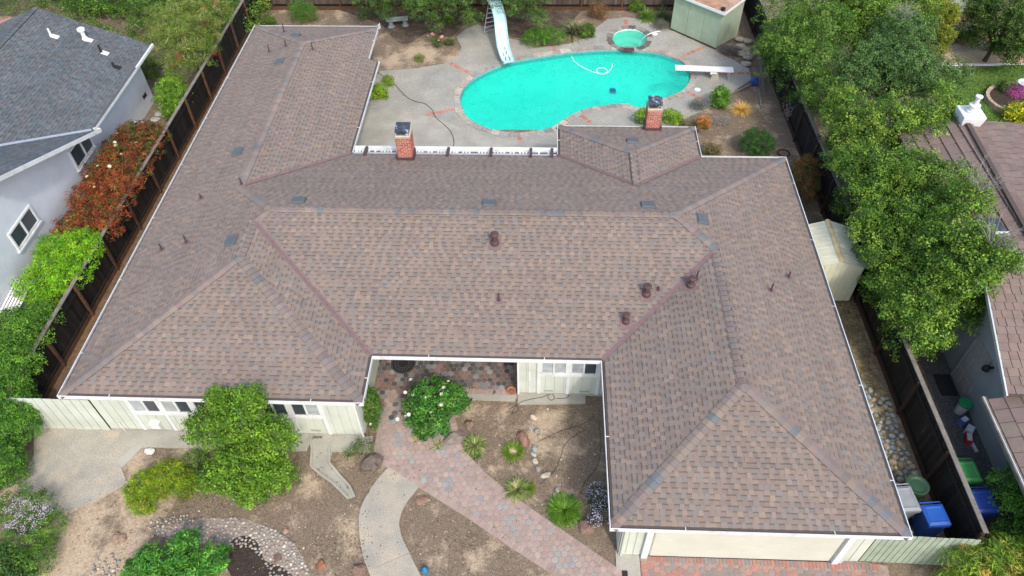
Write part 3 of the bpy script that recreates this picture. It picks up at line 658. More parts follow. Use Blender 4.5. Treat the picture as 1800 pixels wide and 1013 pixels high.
# walls
ov = .40; yF, yG, yW = YF1+ov, YF2+ov, .45
WL = [(XL+ov, yF), (XFL-ov, yF), (XFL-ov, 3.4), (1.71, 3.4), (1.71, yW), (XG+ov, yW), (XG+ov, yG), (XR-ov, yG), (XR-ov, YP-ov), (XB2-ov, YP-ov), (XB2-ov, YN-ov), (XB1+ov, YN-ov), (XB1+ov, YP-ov), (XRL-1.6, YP-ov), (XRL-1.6, YB-ov), (XL+ov, YB-ov)]
walls = []
for i in range(len(WL)):
    a, c = Vector((*WL[i], 0)), Vector((*WL[(i+1) % len(WL)], 0)); b = MB(); d = (c-a).normalized(); nr = Vector((-d.y, d.x, 0))
    lo = -.02; hi = 2.66
    pts = [a, c, c+nr*.12-d*0, a+nr*.12]
    b.add([(p.x, p.y, z) for z in (lo, hi) for p in pts], [(0, 1, 5, 4), (1, 2, 6, 5), (3, 0, 4, 7), (2, 3, 7, 6), (4, 5, 6, 7)]); walls.append(b.build('wall', M['cream'], house))
def siding(wall, a, c, z0, z1, wd=.30, gap=.022, m=None, proud=.022):
    a, c = Vector((*a, 0)), Vector((*c, 0)); d = c-a; L = d.length; d.normalize(); nr = Vector((d.y, -d.x, 0)); n = max(1, round(L/wd)); w_ = L/n
    for i in range(n):
        p = a+d*((i+.5)*w_)+nr*(proud/2); b = MB(); b.box((p.x, p.y, (z0+z1)/2), (w_-gap, proud, z1-z0), rz=math.atan2(d.y, d.x)); b.build('siding_board', m or M['cream'], wall)
siding(walls[0], (XL+ov, yF), (XFL-ov, yF), .16, 2.45); siding(walls[4], (1.71, yW), (XG+ov, yW), .16, 2.45)
siding(walls[6], (XG+ov, yG), (5.40, yG), .05, 2.45, .2); siding(walls[6], (11.05, yG), (XR-ov, yG), .05, 2.45, .28)
siding(walls[1], (XFL-ov, yF), (XFL-ov, .2), .16, 2.45); siding(walls[5], (XG+ov, yW-.02), (XG+ov, yG+.02), .16, 2.45)
# concrete foundation band
b = MB(); b.box(((XL+XFL)/2, yF-.012, .07), (XFL-XL-2*ov+.01, .024, .16)); b.build('foundation', M['concrete'], house)
b = MB(); b.box(((1.71+XG+ov)/2, yW-.012, .09), (XG+ov-1.71, .024, .14)); b.build('foundation', M['concrete'], house)
# bays of casings, sills and sliding windows
def casing(p0, p1, wd, dp, y, nm='window_casing'):
    b = MB(); x0, z0 = p0; x1, z1 = p1
    if abs(x1-x0) < .01: b.box((x0, y-dp/2, (z0+z1)/2), (wd, dp, abs(z1-z0)))
    else: b.box(((x0+x1)/2, y-dp/2-.002, z0), (abs(x1-x0), dp, wd))
    return b.build(nm, M['white'], house)
def win_bay(xs, y, zs, zt, curt):
    for x in xs: casing((x, .16), (x, 2.45), .11, .045, y-.014)
    casing((xs[0]-.055, zs), (xs[-1]+.055, zs), .12, .055, y-.014, 'window_sill')
    for k, (a, c) in enumerate(zip(xs, xs[1:])):
        b = MB(); f = .05; x0, x1 = a+.055, c-.055; z0, z1 = zs+.06, zt; xm = (x0+x1)/2
        for q in ((x0+f/2, (z0+z1)/2, f, z1-z0), (x1-f/2, (z0+z1)/2, f, z1-z0), (xm, (z0+z1)/2, .055, z1-z0)): b.box((q[0], y-.04, q[1]), (q[2], .05, q[3]))
        for zz in (z0+f/2, z1-f/2):
            b.box(((x0+f+xm-.0275)/2, y-.038, zz), (xm-.0275-x0-f, .044, f)); b.box(((x1-f+xm+.0275)/2, y-.038, zz), (x1-f-xm-.0275, .044, f))
        w_ = b.build('window', M['white'], house)
        for h, (xa, xb) in enumerate(((x0+f, xm-.0275), (xm+.0275, x1-f))):
            b = MB(); b.box(((xa+xb)/2, y-.022, (z0+z1)/2), (xb-xa, .012, z1-z0-2*f)); b.build('pane', M['glasspale'] if (k, h) in curt else M['glass'], w_)
win_bay([-10.42+1.02*i for i in range(7)], yF, 1.15, 2.42, {(0, 0), (1, 0), (5, 1)})
win_bay([2.42, 3.38, 4.36], yW, 1.22, 2.40, {(0, 0), (0, 1), (1, 0)})
casing((2.12, .16), (2.12, 2.45), .05, .03, yW-.014, 'corner_trim'); casing((1.74, .05), (1.74, 2.45), .06, .03, yW-.014, 'corner_trim')
casing((XFL-ov-.03, .05), (XFL-ov-.03, 2.45), .06, .03, yF-.014, 'corner_trim')
for (x, y, z) in ((-4.75, yF, .35), (2.75, yW, .30), (3.95, yW, .30)):
    b = MB(); b.box((x, y-.02, z), (.36, .02, .15)); v = b.build('foundation_vent', M['cream'], house)
    b = MB()
    for k in range(4): b.box((x, y-.032, z-.045+k*.03), (.32, .012, .014))
    b.build('louver', M['gategreen'], v)
b = MB(); b.box((-9.93, yF-.09, .52), (.30, .13, .26)); b.prism([(-10.10, yF-.18), (-9.76, yF-.18), (-9.76, yF-.02), (-10.10, yF-.02)], .65, .68); b.build('utility_box', M['white'], house)
b = MB(); b.tube([(-11.15, yF-.05, .04), (-11.15, yF-.05, .55), (-11.1, yF-.1, .6)], .018, 6); b.build('standpipe', M['white'], house)
# garage door with its panels, trim posts
gd = MB(); gd.box((8.23, yG-.01, 1.12), (5.1, .04, 2.2)); gdo = gd.build('garage_door', M['creamdoor'], house)
for r_ in range(4):
    for k in range(1):
        b = MB(); b.box((8.23, yG-.036, .31+r_*.54), (5.06, .012, .526)); b.build('door_panel', M['creamdoor'], gdo)
b = MB(); b.box((8.23, yG-.04, .025), (5.1, .03, .05)); b.build('door_seal', M['rubber'], gdo)
for x in (5.52, 10.92):
    b = MB(); b.box((x, yG-.06, 1.2), (.17, .12, 2.42)); b.build('trim_post', M['white'], house)
b = MB(); b.box((11.08, yG-.045, 1.2), (.10, .09, 2.42)); b.build('downspout', M['cream'], house)
b = MB(); b.tube([(4.86, yG-.06, .04), (4.86, yG-.06, 2.45)], .035, 6); b.build('downspout', M['cream'], house)
b = MB(); b.box((4.95, -5.6, .03), (.16, .22, .02)); b.build('drain_grate', M['darkmetal'], None, 'small dark drain grate set in concrete by the garage corner', 'drain', org=(4.95, -5.6, .02))
# porch lamp shade: dark porch back wall door
b = MB(); b.box((-.6, 3.36, 1.05), (1.0, .05, 2.05)); fd = b.build('front_door', M['brown'], house)
# patio cover at the back eave: rafters, white beam, slatted strip
for x in (-4.72, -3.1, -1.38, .35, 1.95, 2.8):
    b = MB(); b.beam((x, YP-.25, ZE+.14), (x, YP+.36, ZE+.04), .10, .12); b.build('rafter_tail', M['brown'], house)
b = MB(); b.box(((XRL+XB1)/2+.0, YP+.40, ZE-.03), (XB1-XRL-.14, .17, .12)); b.build('beam', M['white'], house)
b = MB(); b.box(((XRL+XB1)/2, YP+.12, ZE-.09), (XB1-XRL-.14, .15, .04)); b.build('beam', M['steel'], house)  # inner board of the cover, grayed to paint in its shade
b = MB()
for k in range(64):
    if R.random() < .75: b.box((XRL+.16+k*.128, YP+.255, ZE-.08), (.07 if k % 16 else .12, .10, .03))
b.build('lattice', M['white'], house, kind='stuff')

# things standing on the roof slope
def onroof(px, py):
    lo, hi = 0.0, 6.0
    z = ZE+.8
    for _ in range(30):
        p = G(px, py, z); s = None
        for poly, O, d in PLANES:
            if inside(p, poly): s = ((p.x-O[0])*d[0]+(p.y-O[1])*d[1], d)
        if s is None: return p, (0, 1)
        z = .5*z+.5*(ZE+PT*s[0])
    return Vector((p.x, p.y, z)), s[1]
def slope_T(p, d):
    e = Vector((d[1], -d[0], 0)); uy = Vector((d[0], d[1], PT)).normalized(); nz = e.cross(uy)
    return Matrix(((e.x, uy.x, nz.x, p.x), (e.y, uy.y, nz.y, p.y), (e.z, uy.z, nz.z, p.z), (0, 0, 0, 1)))
for px, py, k in [(870,428,1.15),(1136,518,1.1),(1100,566,.95),(1214,503,1.0)]:   # stubby flues
    p, d = onroof(px, py); b = MB(slope_T(p, d)); b.box((0, -.04, .018), (.40, .44, .010)); fl = b.build('flue', M['flash'], house)
    b = MB(); z = p.z
    b.lathe([(.14*k, -.03), (.125*k, .10), (.08*k, .13), (.08*k, .33*k), (.12*k, .335*k), (.125*k, .38*k), (.10*k, .41*k), (0, .42*k)], (p.x, p.y, z), 14, cap=False); b.build('flue_cap', M['brown'], fl, smooth=False)
for px, py, h in [(877,528,.24),(1224,492,.30),(1157,510,.12),(285,440,.22),(328,427,.26),(354,349,.16),(425,325,.24),(1355,512,.26),(1386,488,.2),(500,57,.34),(474,92,.28),(503,82,.22),(550,88,.28)]:
    p, d = onroof(px, py); b = MB(slope_T(p, d)); b.box((0, -.02, .018), (.22, .26, .008)); pv = b.build('vent_pipe', M['flash'], house)
    b = MB(); b.lathe([(.075, -.02), (.05, .07), (.028, .075), (.028, h*1.35), (.02, h*1.35), (.02, h*1.35-.05)], (p.x, p.y, p.z), 8, cap=False); b.build('pipe', M['brown'], pv)
for px, py in [(525,354),(860,359),(1139,362),(1234,386),(408,424),(419,268),(492,110),(519,64),(1112,249)]:
    p, d = onroof(px, py); b = MB(slope_T(p, d)); b.box((0, 0, .012), (.52, .44, .012)); bv = b.build('roof_vent', M['grayvent'], house)
    b = MB(slope_T(p, d)); b.add([(-.24, -.2, .02), (.24, -.2, .02), (.24, .18, .02), (-.24, .18, .02), (-.22, -.19, .10), (.22, -.19, .10), (.22, .16, .06), (-.22, .16, .06)], [(4, 5, 6, 7), (0, 1, 5, 4), (1, 2, 6, 5), (2, 3, 7, 6), (3, 0, 4, 7)]); b.build('vent_hood', M['grayvent'], bv)
# chimneys: laid bricks round a mortar core
M['crown'] = mat('tan_crown_mortar', (.34, .27, .20), var=.2, scale=8)
def chimney(px, py, ztop, wx, wy):
    p, d = onroof(px, py); base = p.z-.25; x, y = p.x, p.y+wy/2
    b = MB(); b.box((x, y, (base+ztop)/2), (wx-.02, wy-.02, ztop-base)); cm = b.build('chimney', M['mortar'], house)
    b = MB(); H = .083; z = base; k = 0
    while z < ztop-.14:
        for side in range(4):
            L = wx if side % 2 == 0 else wy; n = max(2, round(L/.22)); bl = L/n; sh = (bl/2 if k % 2 else 0)
            t = -L/2-sh
            while t < L/2-.01:
                t0, t1 = max(t, -L/2), min(t+bl, L/2)
                if t1-t0 > .03:
                    c = jit(R.choice([(.40, .12, .08), (.46, .16, .11), (.34, .11, .08), (.42, .17, .12)]), .12); mid = (t0+t1)/2; zz = z+H/2
                    dm = (t1-t0-.02, .02, H-.024)
                    ctr = [(x+mid, y-wy/2, zz), (x+wx/2, y+mid, zz), (x+mid, y+wy/2, zz), (x-wx/2, y+mid, zz)][side]
                    b.box(ctr, dm, c, rz=(0, math.pi/2)[side % 2])
                t += bl
        z += H; k += 1
    b.build('brickwork', M['brick'], cm, kind='stuff')
    b = MB(); b.box((x, y, ztop-.06), (wx+.03, wy+.03, .08)); b.box((x, y, ztop-.005), (wx-.08, wy-.08, .06)); b.build('crown', M['crown'], cm)
    b = MB(); b.box((x, y-wy/2-.03, p.z+.03), (wx+.12, .10, .16)); b.box((x-wx/2-.03, y-.05, p.z+.05), (.06, wy, .30)); b.box((x+wx/2+.03, y-.05, p.z+.05), (.06, wy, .30)); b.build('flashing', M['brown'], cm)
    b = MB(); cz = ztop+.03
    b.box((x, y, cz+.05), (wx*.74, wy*.70, .14)); b.add([(x-wx*.48, y-wy*.46, cz+.14), (x+wx*.48, y-wy*.46, cz+.14), (x+wx*.48, y+wy*.46, cz+.20), (x-wx*.48, y+wy*.46, cz+.20), (x-wx*.48, y-wy*.46, cz+.20), (x+wx*.48, y-wy*.46, cz+.20), (x+wx*.48, y+wy*.46, cz+.25), (x-wx*.48, y+wy*.46, cz+.25)], [(4, 5, 6, 7), (0, 1, 5, 4), (1, 2, 6, 5), (2, 3, 7, 6), (3, 0, 4, 7), (3, 2, 1, 0)])
    b.build('chimney_cap', M['capmetal'], cm)
chimney(713, 281, 3.88, .58, .60); chimney(1147, 229, 3.70, .58, .60)
# ------------------------------------------------------------------ fences and gates
def fence(name, label, A, B, h, nrm, bw=.145, rails=True, m='fencewood', cap=True, post=2.4, gap=.006, kick=True, fall=None, pm='railwood'):
    """boards stand between A and B; rails and posts show on the side of nrm"""
    A, B = Vector((*A, 0)), Vector((*B, 0)); d = B-A; L = d.length; d.normalize(); nr = Vector((*nrm, 0)); an = math.atan2(d.y, d.x)
    f = thing(name, label, 'fence' if 'gate' not in name else 'gate', tuple(A)); n = round(L/bw); w_ = L/n; meshes = []
    for k in range(5):
        b = MB(); b.box((0, 0, 0), (w_-gap, .018, h)); meshes.append(b.mesh('board', M[m]))
    for i in range(n):
        p = d*((i+.5)*w_); o = link('board', meshes[R.randrange(5)], f, (p.x, p.y, h/2+.03+R.uniform(-.012, .012))); o.rotation_euler = (0, 0, an+R.uniform(-.01, .01))
    k = max(1, round(L/post))
    if rails:
        for i in range(k+1):
            p = A+d*(L*i/k)+nr*.07; b = MB(); b.box((p.x, p.y, h/2+.02), (.09, .09, h), rz=an); b.build('post', M[pm], f)
        for z in (.30, h-.30):
            b = MB(); a, c = A+nr*.035, B+nr*.035; b.beam((a.x, a.y, z), (c.x, c.y, z), .04, .09); b.build('rail', M['fencewood'], f)
        if kick:
            b = MB(); a, c = A+nr*.03, B+nr*.03; b.beam((a.x, a.y, .10), (c.x, c.y, .10), .04, .20); b.build('kickboard', M[pm], f)
    if cap:
        b = MB(); b.beam((A.x, A.y, h+.06), (B.x, B.y, h+.06), .14, .035); b.build('cap_rail', M['graywood'], f)
    return f
M['postdark'] = mat('dark_post_wood', (.048, .027, .018), var=.3, scale=5, fine=.2, rnd=.2)
M['backwood'] = mat('weathered_fence_wood', (.085, .065, .052), var=.3, scale=3, fine=.2, rnd=.35, streak=(6, 6, .5))
fence('board_fence', 'long dark weathered board fence between the brown house and the red hedge', (-14.43, -1.15), (-14.15, 27.0), 1.62, (1, 0))
fence('board_fence', 'long dark board fence running between the shingle roof and the row of bushy trees', (14.42, -4.9), (13.85, 27.0), 1.8, (-1, 0), pm='postdark')
fence('board_fence', 'weathered gray brown board fence along the far end of the pool yard', (-14.1, 27.0), (13.8, 27.1), 1.8, (0, -1), m='backwood', cap=False)
fence('side_gate', 'cream painted board gate between the front bedroom wall and dark hedge', (-14.35, -1.32), (-11.65, -1.34), 1.74, (0, 1), bw=.30, rails=False, m='cream', cap=False, gap=.024)
fence('side_gate', 'green gray board gate at the right end of the garage', (11.63, -4.99), (14.3, -5.05), 1.72, (0, 1), bw=.17, rails=False, m='gategreen', cap=False, gap=.020)
fence('board_fence', 'pale green leaning board fence behind the neighbour\'s lawn', (24.5, 26.2), (27.6, 26.6), 1.9, (0, -1), m='gategreen', rails=True, cap=False, bw=.2)
# side yard paving slab beside the left fence: brown leaf litter
b = MB(); b.prism([(-14.38, -1.1), (-12.55, -1.1), (-12.5, 20), (-14.2, 20)], -.03, .02); b.build('side_path', mat('leaf_litter', (.17, .105, .06), var=.3, scale=5, fine=.25, fscale=35, bump=.5), kind='structure')
b = MB(); b.prism([(12.45, -4.6), (14.15, -4.6), (14.1, 4.9), (12.45, 4.9)], -.03, .012); gr = b.build('side_yard', mat('dry_weeds', (.25, .21, .11), var=.35, scale=3, fine=.6, fscale=16, bump=.8, mix=(.15, .12, .08), mscale=2.4, mrange=(.4, .6)), kind='structure')

# ------------------------------------------------------------------ neighbouring house on the left
LN = thing('neighbour_house', 'pale blue gray stucco house with gray shingle roof at the left edge', 'house', (-16.4, 11, 0))
SL = .39; EX, EZ, RX = -16.42, 2.8, -21.2
RZ = EZ+SL*(EX*-1-21.2)*-1
GP = [(-16.25, 11.25), (-16.25, 4.6)]
# cross gable: eave line y = 11.25 dropping north, ridge y = 5.2
NY, NR = 11.25, 4.6
vx = EX-(NY-NR)*1.0
LPL = [([(EX, 18.1), (RX, 18.1), (RX, 3), (EX-(NY-NR), NR), (EX, NY)], (EX, 0), (-1, 0)),
       ([(-16.2, NY), (EX, NY), (EX-(NY-NR), NR), (-16.2, NR)], (0, NY), (0, -1)),
       ([(2*RX-EX, 18.1), (2*RX-EX, 3), (RX, 3), (RX, 18.1)], (2*RX-EX, 0), (1, 0))]
PAL_GR = [(0.108, 0.125, 0.137), (0.123, 0.141, 0.152), (0.097, 0.114, 0.125), (0.13, 0.137, 0.146), (0.123, 0.121, 0.123), (0.114, 0.132, 0.143)]
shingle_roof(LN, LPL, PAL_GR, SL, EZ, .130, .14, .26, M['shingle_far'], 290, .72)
b = MB()
for poly, O, d in LPL:
    P3 = [Vector((p[0], p[1], 0)) for p in poly]; vs = [(p.x, p.y, EZ-.005+SL*((p.x-O[0])*d[0]+(p.y-O[1])*d[1])) for p in P3]; n = len(vs)
    b.add(vs+[(x, y, z-.1) for x, y, z in vs], [tuple(t) for t in tessellate_polygon([P3])]+[tuple(n+k for k in t) for t in tessellate_polygon([P3])], (.12, .13, .14))
b.build('roof', M['shingle_far'], LN)
sto = []
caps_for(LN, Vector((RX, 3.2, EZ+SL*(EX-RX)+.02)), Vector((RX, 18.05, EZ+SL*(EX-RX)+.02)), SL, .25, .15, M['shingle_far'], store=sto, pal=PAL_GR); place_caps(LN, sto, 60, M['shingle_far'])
b = MB(); b.beam((EX, NY, EZ+.03), (EX-(NY-NR), NR, EZ+SL*(NY-NR)+.03), .16, .03); b.build('valley_flashing', M['steel'], LN)
b = MB(); b.beam((EX+.06, NY+.1, EZ-.02), (EX+.06, 18.15, EZ-.02), .10, .11); b.build('gutter', M['white'], LN)
b = MB(); b.beam((EX+.055, NY+.15, EZ+.05), (EX+.055, 16.0, EZ+.05), .08, .02); b.build('gutter_shade', M['gutshade'], LN)  # dark strip on the solid gutter, painting the shade of an open trough
b = MB(); b.beam((-16.17, NY+.2, EZ-.13), (-16.17, NR, EZ+SL*(NY-NR)-.05), .05, .15); b.build('rake_board', M['white'], LN)
b = MB(); b.beam((-16.17, NY+.2, EZ-.10), (EX-.2, NY+.2, EZ-.10), .06, .14); b.build('gable_return', M['white'], LN)
b = MB(); WX = -17.0
b.add([(WX, 0-2, 0), (WX, 11.0, 0), (WX, 11.0, EZ+.06), (WX, NR, EZ+SL*(NY-NR)-.1), (WX, -2, EZ+.1)], [(0, 1, 2, 3, 4)]); b.add([(WX, 11.0, 0), (WX-.5, 11.0, 0), (WX-.5, 11.0, EZ+.1), (WX, 11.0, EZ+.1)], [(0, 1, 2, 3)])
b.build('wall', M['stucco'], LN)
b = MB(); b.add([(WX-.1, 11.0, 0), (WX-.1, 17.6, 0), (WX-.1, 17.6, EZ+.12), (WX-.1, 11.0, EZ+.12), (-25.6, 17.6, 0), (-25.6, 17.6, EZ-.1), (-21.2, 17.6, EZ+SL*4.0)], [(0, 1, 2, 3), (1, 4, 5, 6, 2)]); b.build('wall', M['stucco'], LN)
def side_window(px, x, sgn, split=.5):
    P = [GX(a, c, x) for a, c in px]; y0, y1 = min(p.y for p in P), max(p.y for p in P); z0, z1 = min(p.z for p in P), max(p.z for p in P); f = .08
    b = MB()
    b.box((x+sgn*.03, y0+f/2, (z0+z1)/2), (.07, f, z1-z0)); b.box((x+sgn*.03, y1-f/2, (z0+z1)/2), (.07, f, z1-z0)); ym = y0+(y1-y0)*split; b.box((x+sgn*.03, ym, (z0+z1)/2), (.07, .07, z1-z0-2*f))
    for z in (z0+f/2, z1-f/2): b.box((x+sgn*.028, (y0+y1)/2, z), (.066, y1-y0-2*f, f))
    b.box((x+sgn*.045, (y0+y1)/2, z0-.05), (.10, y1-y0+.1, .07)); w_ = b.build('window', M['white'], LN)
    for ya, yb, m in ((y0+f, ym-.035, 'glass'), (ym+.035, y1-f, 'screen')):
        b = MB(); b.box((x+sgn*.012, (ya+yb)/2, (z0+z1)/2), (.012, yb-ya, z1-z0-2*f)); b.build('pane', M[m], w_)
side_window([(45,366),(15,418),(32,441),(68,388)], WX, 1); side_window([(118,268),(148,235),(165,256),(137,297)], WX, 1, .55)
for px, py, h, big in [(90,63,.35,0),(150,69,.42,1),(178,92,.36,2),(200,117,.2,3)]:
    z = 3.8
    for _ in range(25): p = G(px, py, z); z = EZ+SL*(EX-p.x)
    nz = Vector((SL, 0, 1)).normalized(); m1 = M['darkmetal'] if big == 3 else M['whitestuff']
    T = Matrix.Translation((p.x+.15, p.y, z-.15*SL)) @ Matrix.Rotation(math.atan(SL), 4, 'Y'); b = MB(T); b.box((0, 0, .02), (.30, .26, .012)); fl = b.build('vent_flashing', m1, LN)
    b = MB(); r = .09 if big == 1 else .04; prof = [(r*2, -.03), (r*1.2, .1), (r, .12), (r, h)]+([(r*1.9, h+.01), (r*1.9, h+.1), (r*1.2, h+.14), (0, h+.15)] if big == 1 else [(r*.7, h), (r*.7, h-.05)])
    b.lathe(prof, (p.x, p.y, z), 12, cap=False); b.build('vent_pipe', M['darkmetal'] if big >= 2 else M['whitestuff'], fl)
b = MB(); b.box((WX-.08, 16.9, .75), (.03, .35, .16)); b.build('foundation_vent', M['darkmetal'], LN)
b = MB()
for k in range(9): b.beam((-17.3+.12*k, 2.6, 1.05), (-17.3+.12*k, 4.2, 1.25), .08, .03)
cv = thing('slatted_cover', 'white slatted metal cover at the left edge beside the stucco wall', 'patio cover', (-16.9, 3.4, 0)); b.build('slats', M['whitestuff'], cv)
b = MB(); [b.box((x, y, .52), (.05, .05, 1.04)) for x in (-17.3, -16.35) for y in (2.65, 4.15)]; b.build('frame', M['whitestuff'], cv)
nv = thing('neighbour_pool', 'corner of a turquoise pool with pink coping behind the gray roof', 'swimming pool', tuple(G(0, 35)))
p = G(0, 38); b = MB(); b.prism([(p.x-6, p.y-2.2), (p.x+.6, p.y-2.2), (p.x+.9, p.y+.4), (p.x-6, p.y+1.4)], -.02, .06); b.build('surround', mat('pink_concrete', (.52, .30, .24), var=.1), nv)
b = MB(); b.prism([(p.x-6, p.y-2.2), (p.x-.2, p.y-2.2), (p.x-.2, p.y-.6), (p.x-6, p.y-.4)], .061, .066); b.build('water', M['plastic'] if False else mat('neighbour_water', (.02, .45, .55), rough=.1, var=.1), nv)

# ------------------------------------------------------------------ neighbouring house on the right
RN = thing('neighbour_house', 'gray green stucco house with brown tile roof behind the trees on the right', 'house', (16.6, 0, 0))
PAL_TL = [(.205, .152, .130), (.196, .148, .128), (.214, .158, .134), (.20, .152, .133), (.188, .140, .121)]
def tile_roof(parent, poly, O, d, pt, ze, ex, wlo, whi, npart, thick=.035):
    ct = 1/math.sqrt(1+pt*pt); e = (d[1], -d[0]); s = .0; smax = max((p[0]-O[0])*d[0]+(p[1]-O[1])*d[1] for p in poly); ds = ex*ct
    ex3 = Vector((e[0], e[1], 0)); uy = Vector((d[0]*ct, d[1]*ct, pt*ct)); nz = ex3.cross(uy); L = []
    while s < smax-.02:
        for t0, t1 in spans(poly, O, e, d, s+.02):
            t = t0-R.uniform(0, .25)
            while t < t1:
                wd = R.uniform(wlo, whi); a, b = max(t, t0), min(t+wd, t1)
                if b-a > .04: L.append((Vector((O[0]+e[0]*a+d[0]*s, O[1]+e[1]*a+d[1]*s, ze+pt*s)), b-a))
                t += wd
        s += ds
    L.sort(key=lambda q: (q[0]-CAM).length); rest = MB()
    for i, (p, wd) in enumerate(L):
        h = thick+R.uniform(-.006, .006); g = .010; v = [(g, 0, h), (wd-g, 0, h), (wd-g, ex*1.02, .012), (g, ex*1.02, .012), (g, 0, 0), (wd-g, 0, 0)]; f = [(0, 1, 2, 3), (4, 5, 1, 0), (4, 0, 3), (5, 2, 1)]
        c = jit(R.choice(PAL_TL), .05); T = Matrix(((ex3.x, uy.x, nz.x, p.x), (ex3.y, uy.y, nz.y, p.y), (ex3.z, uy.z, nz.z, p.z), (0, 0, 0, 1)))
        q = scene_to_photo(p)
        vis = -40 < q[0] < 1880 and -40 < q[1] < 1060
        if npart > 0 and vis:
            o = link('roof_tile', rawmesh('roof_tile', v, f, M['tile'], [c]*4), parent); o.matrix_local = Matrix.Translation(-WORLD[parent.name]) @ T; npart -= 1
        else: rest.add([T @ Vector(k) for k in v], f, c)
    if rest.v: rest.build('tile_field', M['tile'], parent, kind='stuff')
    P3 = [Vector((p[0], p[1], 0)) for p in poly]; vs = [(p.x, p.y, ze-.01+pt*((p.x-O[0])*d[0]+(p.y-O[1])*d[1])) for p in P3]; n = len(vs); b = MB()
    b.add(vs+[(x, y, z-.12) for x, y, z in vs], [tuple(t) for t in tessellate_polygon([P3])]+[tuple(n+k for k in t) for t in tessellate_polygon([P3])]+[(i, (i+1) % n, n+(i+1) % n, n+i) for i in range(n)]); b.build('roof', M['deckwood'], parent)
    return npart
def scene_to_photo(p):
    d = Vector(p)-CAM; z = d.dot(cf); return (900+FPX*d.dot(cr)/z, 506.5-FPX*d.dot(cu)/z)
PR = .35
np_ = tile_roof(RN, [(15.95, -1.15), (28, -1.15), (28, 3.3), (16.15, 3.3)], (0, -1.15), (0, 1), PR, 2.95, .26, .24, .34, 150, .04)
np_ = tile_roof(RN, [(15.7, -1.0), (15.7, -8), (20, -8), (20, -1.0)], (15.7, 0), (1, 0), PR, 2.42, .42, .4, .5, 50)
np_ = tile_roof(RN, [(15.9, 3.3), (17.8, 3.3), (18.0, 10), (15.9, 10)], (15.9, 0), (1, 0), PR, 3.9, .40, .5, .9, 60, .06)
np_ = tile_roof(RN, [(18.0, 10), (17.8, 3.3), (27, 3.3), (27, 10)], (27, 0), (-1, 0), .06, 4.05, .30, .3, .4, 40, .012)
b = MB(); b.beam((17.78, 3.3, 4.66), (18.0, 10, 4.72), .15, .06); b.build('ridge_tile', M['deckwood'], RN)
b = MB(); b.beam((15.93, -1.2, 2.90), (16.12, 3.35, 4.48), .05, .12); b.build('rake_board', M['steel'], RN)
b = MB(); b.beam((15.62, -.9, 2.36), (15.62, -8, 2.36), .13, .13); b.build('gutter', M['graywood'], RN)
b = MB(); b.beam((15.60, -.9, 2.435), (15.60, -8, 2.435), .02, .012); b.build('gutter_lip', M['white'], RN)
b = MB(); b.add([(16.6, -8, 0), (16.6, 10, 0), (16.6, 10, 4), (16.6, 3.3, 4.4), (16.6, -1, 3.0), (16.6, -1.0, 2.6), (16.6, -8, 2.6)], [(0, 1, 2, 3, 4, 5, 6)][::1]); b.build('wall', M['stuccodark'], RN)
dpt = [GX(1735,560,16.59), GX(1670,650,16.59)]
b = MB(); b.box((16.57, 1.15, 1.03), (.05, .92, 2.04)); dr = b.build('door', mat('taupe_door', (.36, .345, .31), var=.05), RN)
for yy in (.93, 1.37):
    for zz, hh in ((.45, .55), (1.15, .55), (1.72, .36)): b = MB(); b.box((16.535, yy, zz), (.02, .30, hh)); b.build('door_panel', bpy.data.materials['taupe_door'], dr)
b = MB(); [b.box((16.56, y, 1.04), (.08, .07, 2.12)) for y in (.65, 1.65)]; b.box((16.56, 1.15, 2.12), (.08, 1.07, .07)); b.build('door_frame', bpy.data.materials['taupe_door'], RN)
b = MB(); b.box((16.5, .45, 2.05), (.18, .06, .06)); b.lathe([(.03, .1), (.10, .02), (.12, -.1), (.06, -.14)], (16.38, .45, 2.05), 8); b.build('wall_lamp', M['darkmetal'], RN)
b = MB(); q = (18.15, 9.95); z = 4.3
b.add([(q[0]+i*.27, q[1]+j*.27, z-.2) for i, j in ((-1, -1), (1, -1), (1, 1), (-1, 1))]+[(q[0]+i*.40, q[1]+j*.40, z+.60) for i, j in ((-1, -1), (1, -1), (1, 1), (-1, 1))]+[(q[0]+i*.40, q[1]+j*.40, z+.68) for i, j in ((-1, -1), (1, -1), (1, 1), (-1, 1))], [(0, 1, 5, 4), (1, 2, 6, 5), (2, 3, 7, 6), (3, 0, 4, 7), (4, 5, 9, 8), (5, 6, 10, 9), (6, 7, 11, 10), (7, 4, 8, 11), (8, 9, 10, 11)]); cmn = b.build('chimney', M['white'], RN)
b = MB(); b.lathe([(.22, 0), (.22, .08), (.17, .10), (.17, .24), (.20, .26), (.20, .30), (.09, .33), (.08, .58), (.13, .61), (.13, .66), (0, .68)], (q[0], q[1], z+.68), 14, cap=False); b.build('chimney_pot', M['white'], cmn)
q = G(1760, 408, 4.5); b = MB(); b.box((q.x, q.y, 4.42), (.75, .13, .10)); sk_ = b.build('skylight', M['white'], RN); b = MB(); b.box((q.x-.1, q.y+.42, 4.40), (.75, .66, .05)); b.build('pane', M['glass'], sk_)

